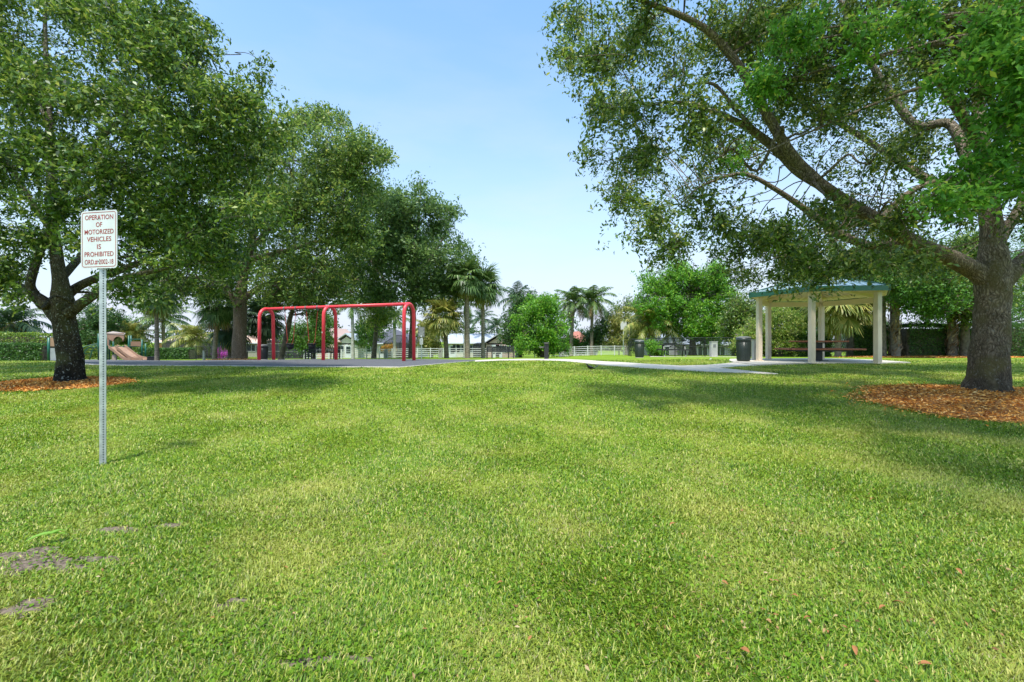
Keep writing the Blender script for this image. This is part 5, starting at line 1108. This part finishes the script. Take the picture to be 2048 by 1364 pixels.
# ------------------------------------------------------------------ palms
def feather(r, base, az, el, Lf, droop, n, ll, V_, mb):
    """arching frond with drooping leaflets; appends leaflet quads to V_"""
    k = 12; pts = []; p = np.array(base, float); e_ = el; st = Lf / k; h = np.array([cos(az), sin(az), 0]); side = np.array([-sin(az), cos(az), 0])
    for i in range(k + 1): pts.append(p.copy()); p = p + st * (h * cos(e_) + np.array([0, 0, sin(e_)])); e_ -= droop / k * (.5 + 1.2 * i / k)
    pts = np.array(pts); mb.tube(pts, list(np.linspace(.035, .008, k + 1)), 4, cap=False)
    t = np.linspace(.12, .99, n); f = t * k; i0 = np.minimum(f.astype(int), k - 1); P_ = pts[i0] + (pts[i0 + 1] - pts[i0]) * (f - i0)[:, None]; tg = unit(pts[i0 + 1] - pts[i0])
    for s_ in (-1, 1):
        L2 = ll * np.sin(np.pi * np.clip(t * .85 + .12, 0, 1)) ** .6 * r.uniform(.8, 1.15, n)
        d = unit(side * s_ * .8 + tg * .55 + np.array([0, 0, -.15 - .35 * (droop > 1.5)]) + r.normal(size=(n, 3)) * .10); d2 = unit(d + np.array([0, 0, -.75]))
        w_ = np.cross(d, np.array([0, 0, 1.])); w_ = unit(tg * .9 + w_ * .1) * (.030 * ll / .6)
        a0 = P_; m_ = P_ + d * L2[:, None] * .55; e2 = m_ + d2 * L2[:, None] * .5
        V_.append(np.stack([a0 - w_, a0 + w_, m_ + w_, m_ - w_], 1).reshape(-1, 3)); V_.append(np.stack([m_ - w_, m_ + w_, e2 + w_ * .25, e2 - w_ * .25], 1).reshape(-1, 3))
def fan(r, base, az, el, Lp, Rf, n, V_, mb, dr=.5):
    h = np.array([cos(az) * cos(el), sin(az) * cos(el), sin(el)]); side = np.array([-sin(az), cos(az), 0]); b = np.array(base, float); tip = b + h * Lp + np.array([0, 0, -.12 * Lp])
    mb.tube([b, (b + tip) / 2 + np.array([0, 0, .06]), tip], [.02, .018, .014], 4, cap=False)
    fw = unit(h + np.array([0, 0, -.35])); nn = np.cross(side, fw); a_ = np.linspace(-2.3, 2.3, n) + r.normal(size=n) * .03
    d = fw * np.cos(a_)[:, None] + side * np.sin(a_)[:, None]; d = d + nn * (.25 * np.abs(np.sin(a_)))[:, None]; d = unit(d); L2 = Rf * (.75 + .25 * np.cos(a_)) * r.uniform(.85, 1.1, n)
    w_ = np.cross(d, nn); w_ = unit(w_) * (Rf * .036); m_ = tip + d * (L2 * .6)[:, None]; e2 = m_ + unit(d + np.array([0, 0, -dr]) + r.normal(size=(n, 3)) * .12) * (L2 * .45)[:, None]
    V_.append(np.stack([np.repeat(tip[None], n, 0) - w_ * .3, np.repeat(tip[None], n, 0) + w_ * .3, m_ + w_, m_ - w_], 1).reshape(-1, 3)); V_.append(np.stack([m_ - w_, m_ + w_, e2 + w_ * .2, e2 - w_ * .2], 1).reshape(-1, 3))
def palm(label, px, Y, cpx, cpy, size, kind, tr, seed, leaf='palm', skirt=None, nf=None, shaft=False, boots=False, tm='palmtrunk', name=None, group=None):
    """crown centre at photo column cpx / row cpy; size = frond reach in metres"""
    g = G(px, Y); top = P(cpx, cpy, Y); r = np.random.default_rng(seed); nm = name or {'fan': 'cabbage_palm', 'feather': 'coconut_palm'}[kind]
    r_ = thing(nm, label, 'palm tree', g, group=group); c = np.array(top - g); H = c[2]
    mb = MB(); t = crom([(0, 0, -.1, tr * 1.35), (0, 0, .15, tr * 1.1), (c[0] * .25, 0, H * .4, tr * .95), (c[0] * .65, 0, H * .75, tr * .9), (c[0], 0, H, tr * .8)], 8)
    rr_ = [q[3] * (1 + .05 * sin(i * 2.1)) for i, q in enumerate(t)]; mb.tube(t[:, :3], rr_, 12, jit=.02); mb.build('trunk', M[tm], r_, True)
    if boots:
        n = int(H * 55); z = r.random(n) * H * .97; th = r.uniform(0, 6.28, n); bx = np.interp(z, t[:, 2], t[:, 0]); rd = tr * 1.02; pc_ = np.c_[bx + rd * 1.2 * np.cos(th), rd * 1.2 * np.sin(th), z]
        ax = np.c_[np.cos(th) * .5 - np.sin(th) * .55 * np.sign(r.random(n) - .5), np.sin(th) * .5 + np.cos(th) * .4, np.full(n, .75)]
        bigmesh('leaf_boots', leaves(pc_, ax, np.c_[np.cos(th), np.sin(th), np.full(n, -.1)], np.full(n, .34), np.full(n, .075)), M['boots'], r_)
    V_, mb = [], MB(); nf = nf or (40 if kind == 'fan' else 22)
    for i in range(nf):
        az = i * 2.39996 + r.uniform(-.2, .2); f_ = i / nf
        if kind == 'fan':
            el = 1.35 - 2.15 * f_ + r.uniform(-.15, .15); s_ = size * r.uniform(.85, 1.1); fan(r, c + np.array([0, 0, .05]), az, el, s_ * .5, s_ * .58, 32, V_, mb, .4 + .5 * f_)
        else:
            el = 1.35 - 1.75 * f_ + r.uniform(-.12, .12); feather(r, c, az, el, size * r.uniform(.85, 1.1) * (1 if f_ > .12 else .75), 1.1 + .9 * f_, 30, size * .26, V_, mb)
    bigmesh('crown', np.concatenate(V_), M[leaf], r_); mb.build('leaf_stalks', M['palmgold'] if kind != 'fan' else M['palm'], r_)
    if skirt:
        V_, mb = [], MB()
        for i in range(14 if kind == 'fan' else 6):
            az = i * 2.39996 + 1; 
            if kind == 'fan': fan(r, c + np.array([0, 0, -.1]), az, -1.0 + r.uniform(-.3, .2), size * .4, size * .5, 16, V_, mb, 1.2)
            else: feather(r, c, az, -.35 + r.uniform(-.3, .2), size * .8, 1.5, 24, size * .2, V_, mb)
        bigmesh('dead_leaves', np.concatenate(V_), M[skirt], r_); 
    if shaft:
        mb = MB(); mb.tube([c + np.array([0, 0, -1.0]), c + np.array([0, 0, -.4]), c + np.array([0, 0, .1])], [tr * .95, tr * 1.0, tr * .5], 12); mb.build('crownshaft', M['shaft'], r_, True)
    if kind == 'feather' and not shaft:
        mb = MB()
        for i in range(7): a_ = i * .9; mb.lathe([(.02, -.14), (.11, -.06), (.12, .02), (.03, .13)], (c[0] + .28 * cos(a_), .28 * sin(a_), c[2] - .25), 8)
        mb.build('coconuts', M['palmdry'], r_, True)
palm('tall cabbage palm with green crown, left one of the pair beside the grey roofed house', 935, 31, 933, 556, 1.65, 'fan', .17, 1, 'palm', 'palmgold')
palm('tall cabbage palm with golden drooping fans, right one of the pair', 966, 32, 966, 574, 1.75, 'fan', .13, 2, 'palm', 'palmgold')
palm('short cabbage palm right of the red swing set', 893, 31, 889, 636, 1.7, 'fan', .15, 3, 'palmgold', None, tm='bark_far')
palm('cabbage palm with straight trunk between the slide and the brown oak', 314, 30, 312, 580, 2.0, 'fan', .13, 4, 'palm', 'palmgold')
palm('slightly leaning cabbage palm left of the brown oak', 429, 30, 437, 612, 1.8, 'fan', .14, 5, 'palm', 'palmdry')
palm('shaggy dark cabbage palm directly behind the brown oak trunk', 462, 33, 459, 655, 2.0, 'fan', .2, 6, 'palmdark', 'palmgold', tm='bark_far')
palm('dark cabbage palm hanging behind the left swing arch', 528, 34, 528, 635, 2.0, 'fan', .2, 7, 'palmdark', 'palmdark', tm='bark_far')
palm('coconut palm with brown seed bunch, left one of the centre pair', 1142, 50, 1147, 606, 2.9, 'feather', .20, 8, 'palm', 'palmdry')
palm('tallest coconut palm of the centre pair', 1183, 50, 1185, 603, 3.0, 'feather', .19, 9, 'palm', 'palmdry')
palm('big low yellow-green coconut palm right of the small white-poled sign', 1302, 44, 1300, 655, 3.6, 'feather', .25, 10, 'palmgold', None, nf=26)
palm('royal palm with dark green crown behind the golden cabbage palm', 1033, 52, 1033, 600, 2.9, 'feather', .2, 11, 'palmdark', None, shaft=True, nf=16, name='royal_palm', tm='royaltrunk')
palm('small far royal palm silhouetted left of the two tall palms gap', 968, 78, 962, 640, 3.4, 'feather', .2, 12, 'palmdark', None, shaft=True, nf=13, name='royal_palm', tm='royaltrunk')
palm('small far royal palm silhouetted above the pinkish gable', 996, 82, 994, 655, 3.6, 'feather', .2, 13, 'palmdark', None, shaft=True, nf=13, name='royal_palm', tm='royaltrunk')
palm('royal palm with pale smooth trunk seen through the right bay of the swing set', 706, 48, 704, 612, 2.8, 'feather', .18, 14, 'palm', None, shaft=True, nf=14, name='royal_palm', tm='royaltrunk')
palm('royal palm with pale trunk just left of the right swing arch', 789, 52, 789, 640, 2.8, 'feather', .19, 15, 'palm', None, shaft=True, nf=14, name='royal_palm', tm='royaltrunk')
palm('pale grey royal palm trunk behind the left one of the tall cabbage palms', 931, 44, 931, 610, 2.4, 'feather', .20, 16, 'palm', None, shaft=True, nf=12, name='royal_palm', tm='royaltrunk')
palm('coconut palm arching above the orange house at left', 328, 56, 326, 640, 3.8, 'feather', .2, 17, 'palm', None)
palm('low coconut palm with golden stalks in front of the pool cage at left', 388, 50, 388, 678, 3.1, 'feather', .25, 18, 'palmgold', None, nf=24)
palm('yellowish coconut palm behind the slide', 262, 54, 264, 672, 3.0, 'feather', .2, 19, 'palmgold', None)
palm('grey-brown coconut palm at the far left edge above the hedge', 20, 40, 22, 650, 3.4, 'feather', .2, 20, 'palmdark', 'palmdry')
palm('yellowish garden palm right of the rules sign', 862, 52, 862, 662, 2.6, 'feather', .2, 21, 'palmgold', None)
palm('cabbage palm with smooth grey trunk between the shelter posts', 1676, 25.0, 1676, 612, 1.9, 'fan', .15, 22, 'palmgold', 'palmgold')
palm('cabbage palm with dark trunk behind the right shelter post', 1764, 24.6, 1764, 530, 1.7, 'fan', .18, 23, 'palm', 'palmgold', tm='bark_far')
palm('cabbage palm with criss-cross leaf boots right of the shelter', 1790, 24.8, 1789, 548, 1.7, 'fan', .23, 24, 'palm', None, boots=True)
palm('cabbage palm with grey leaf boots in front of the long hedge', 1904, 25.0, 1902, 596, 1.4, 'fan', .21, 25, 'palm', None, boots=True)
palm('small cabbage palm in the shade behind the shelter roof', 1718, 29, 1716, 620, 1.8, 'fan', .18, 26, 'palmgold', 'palmdry')
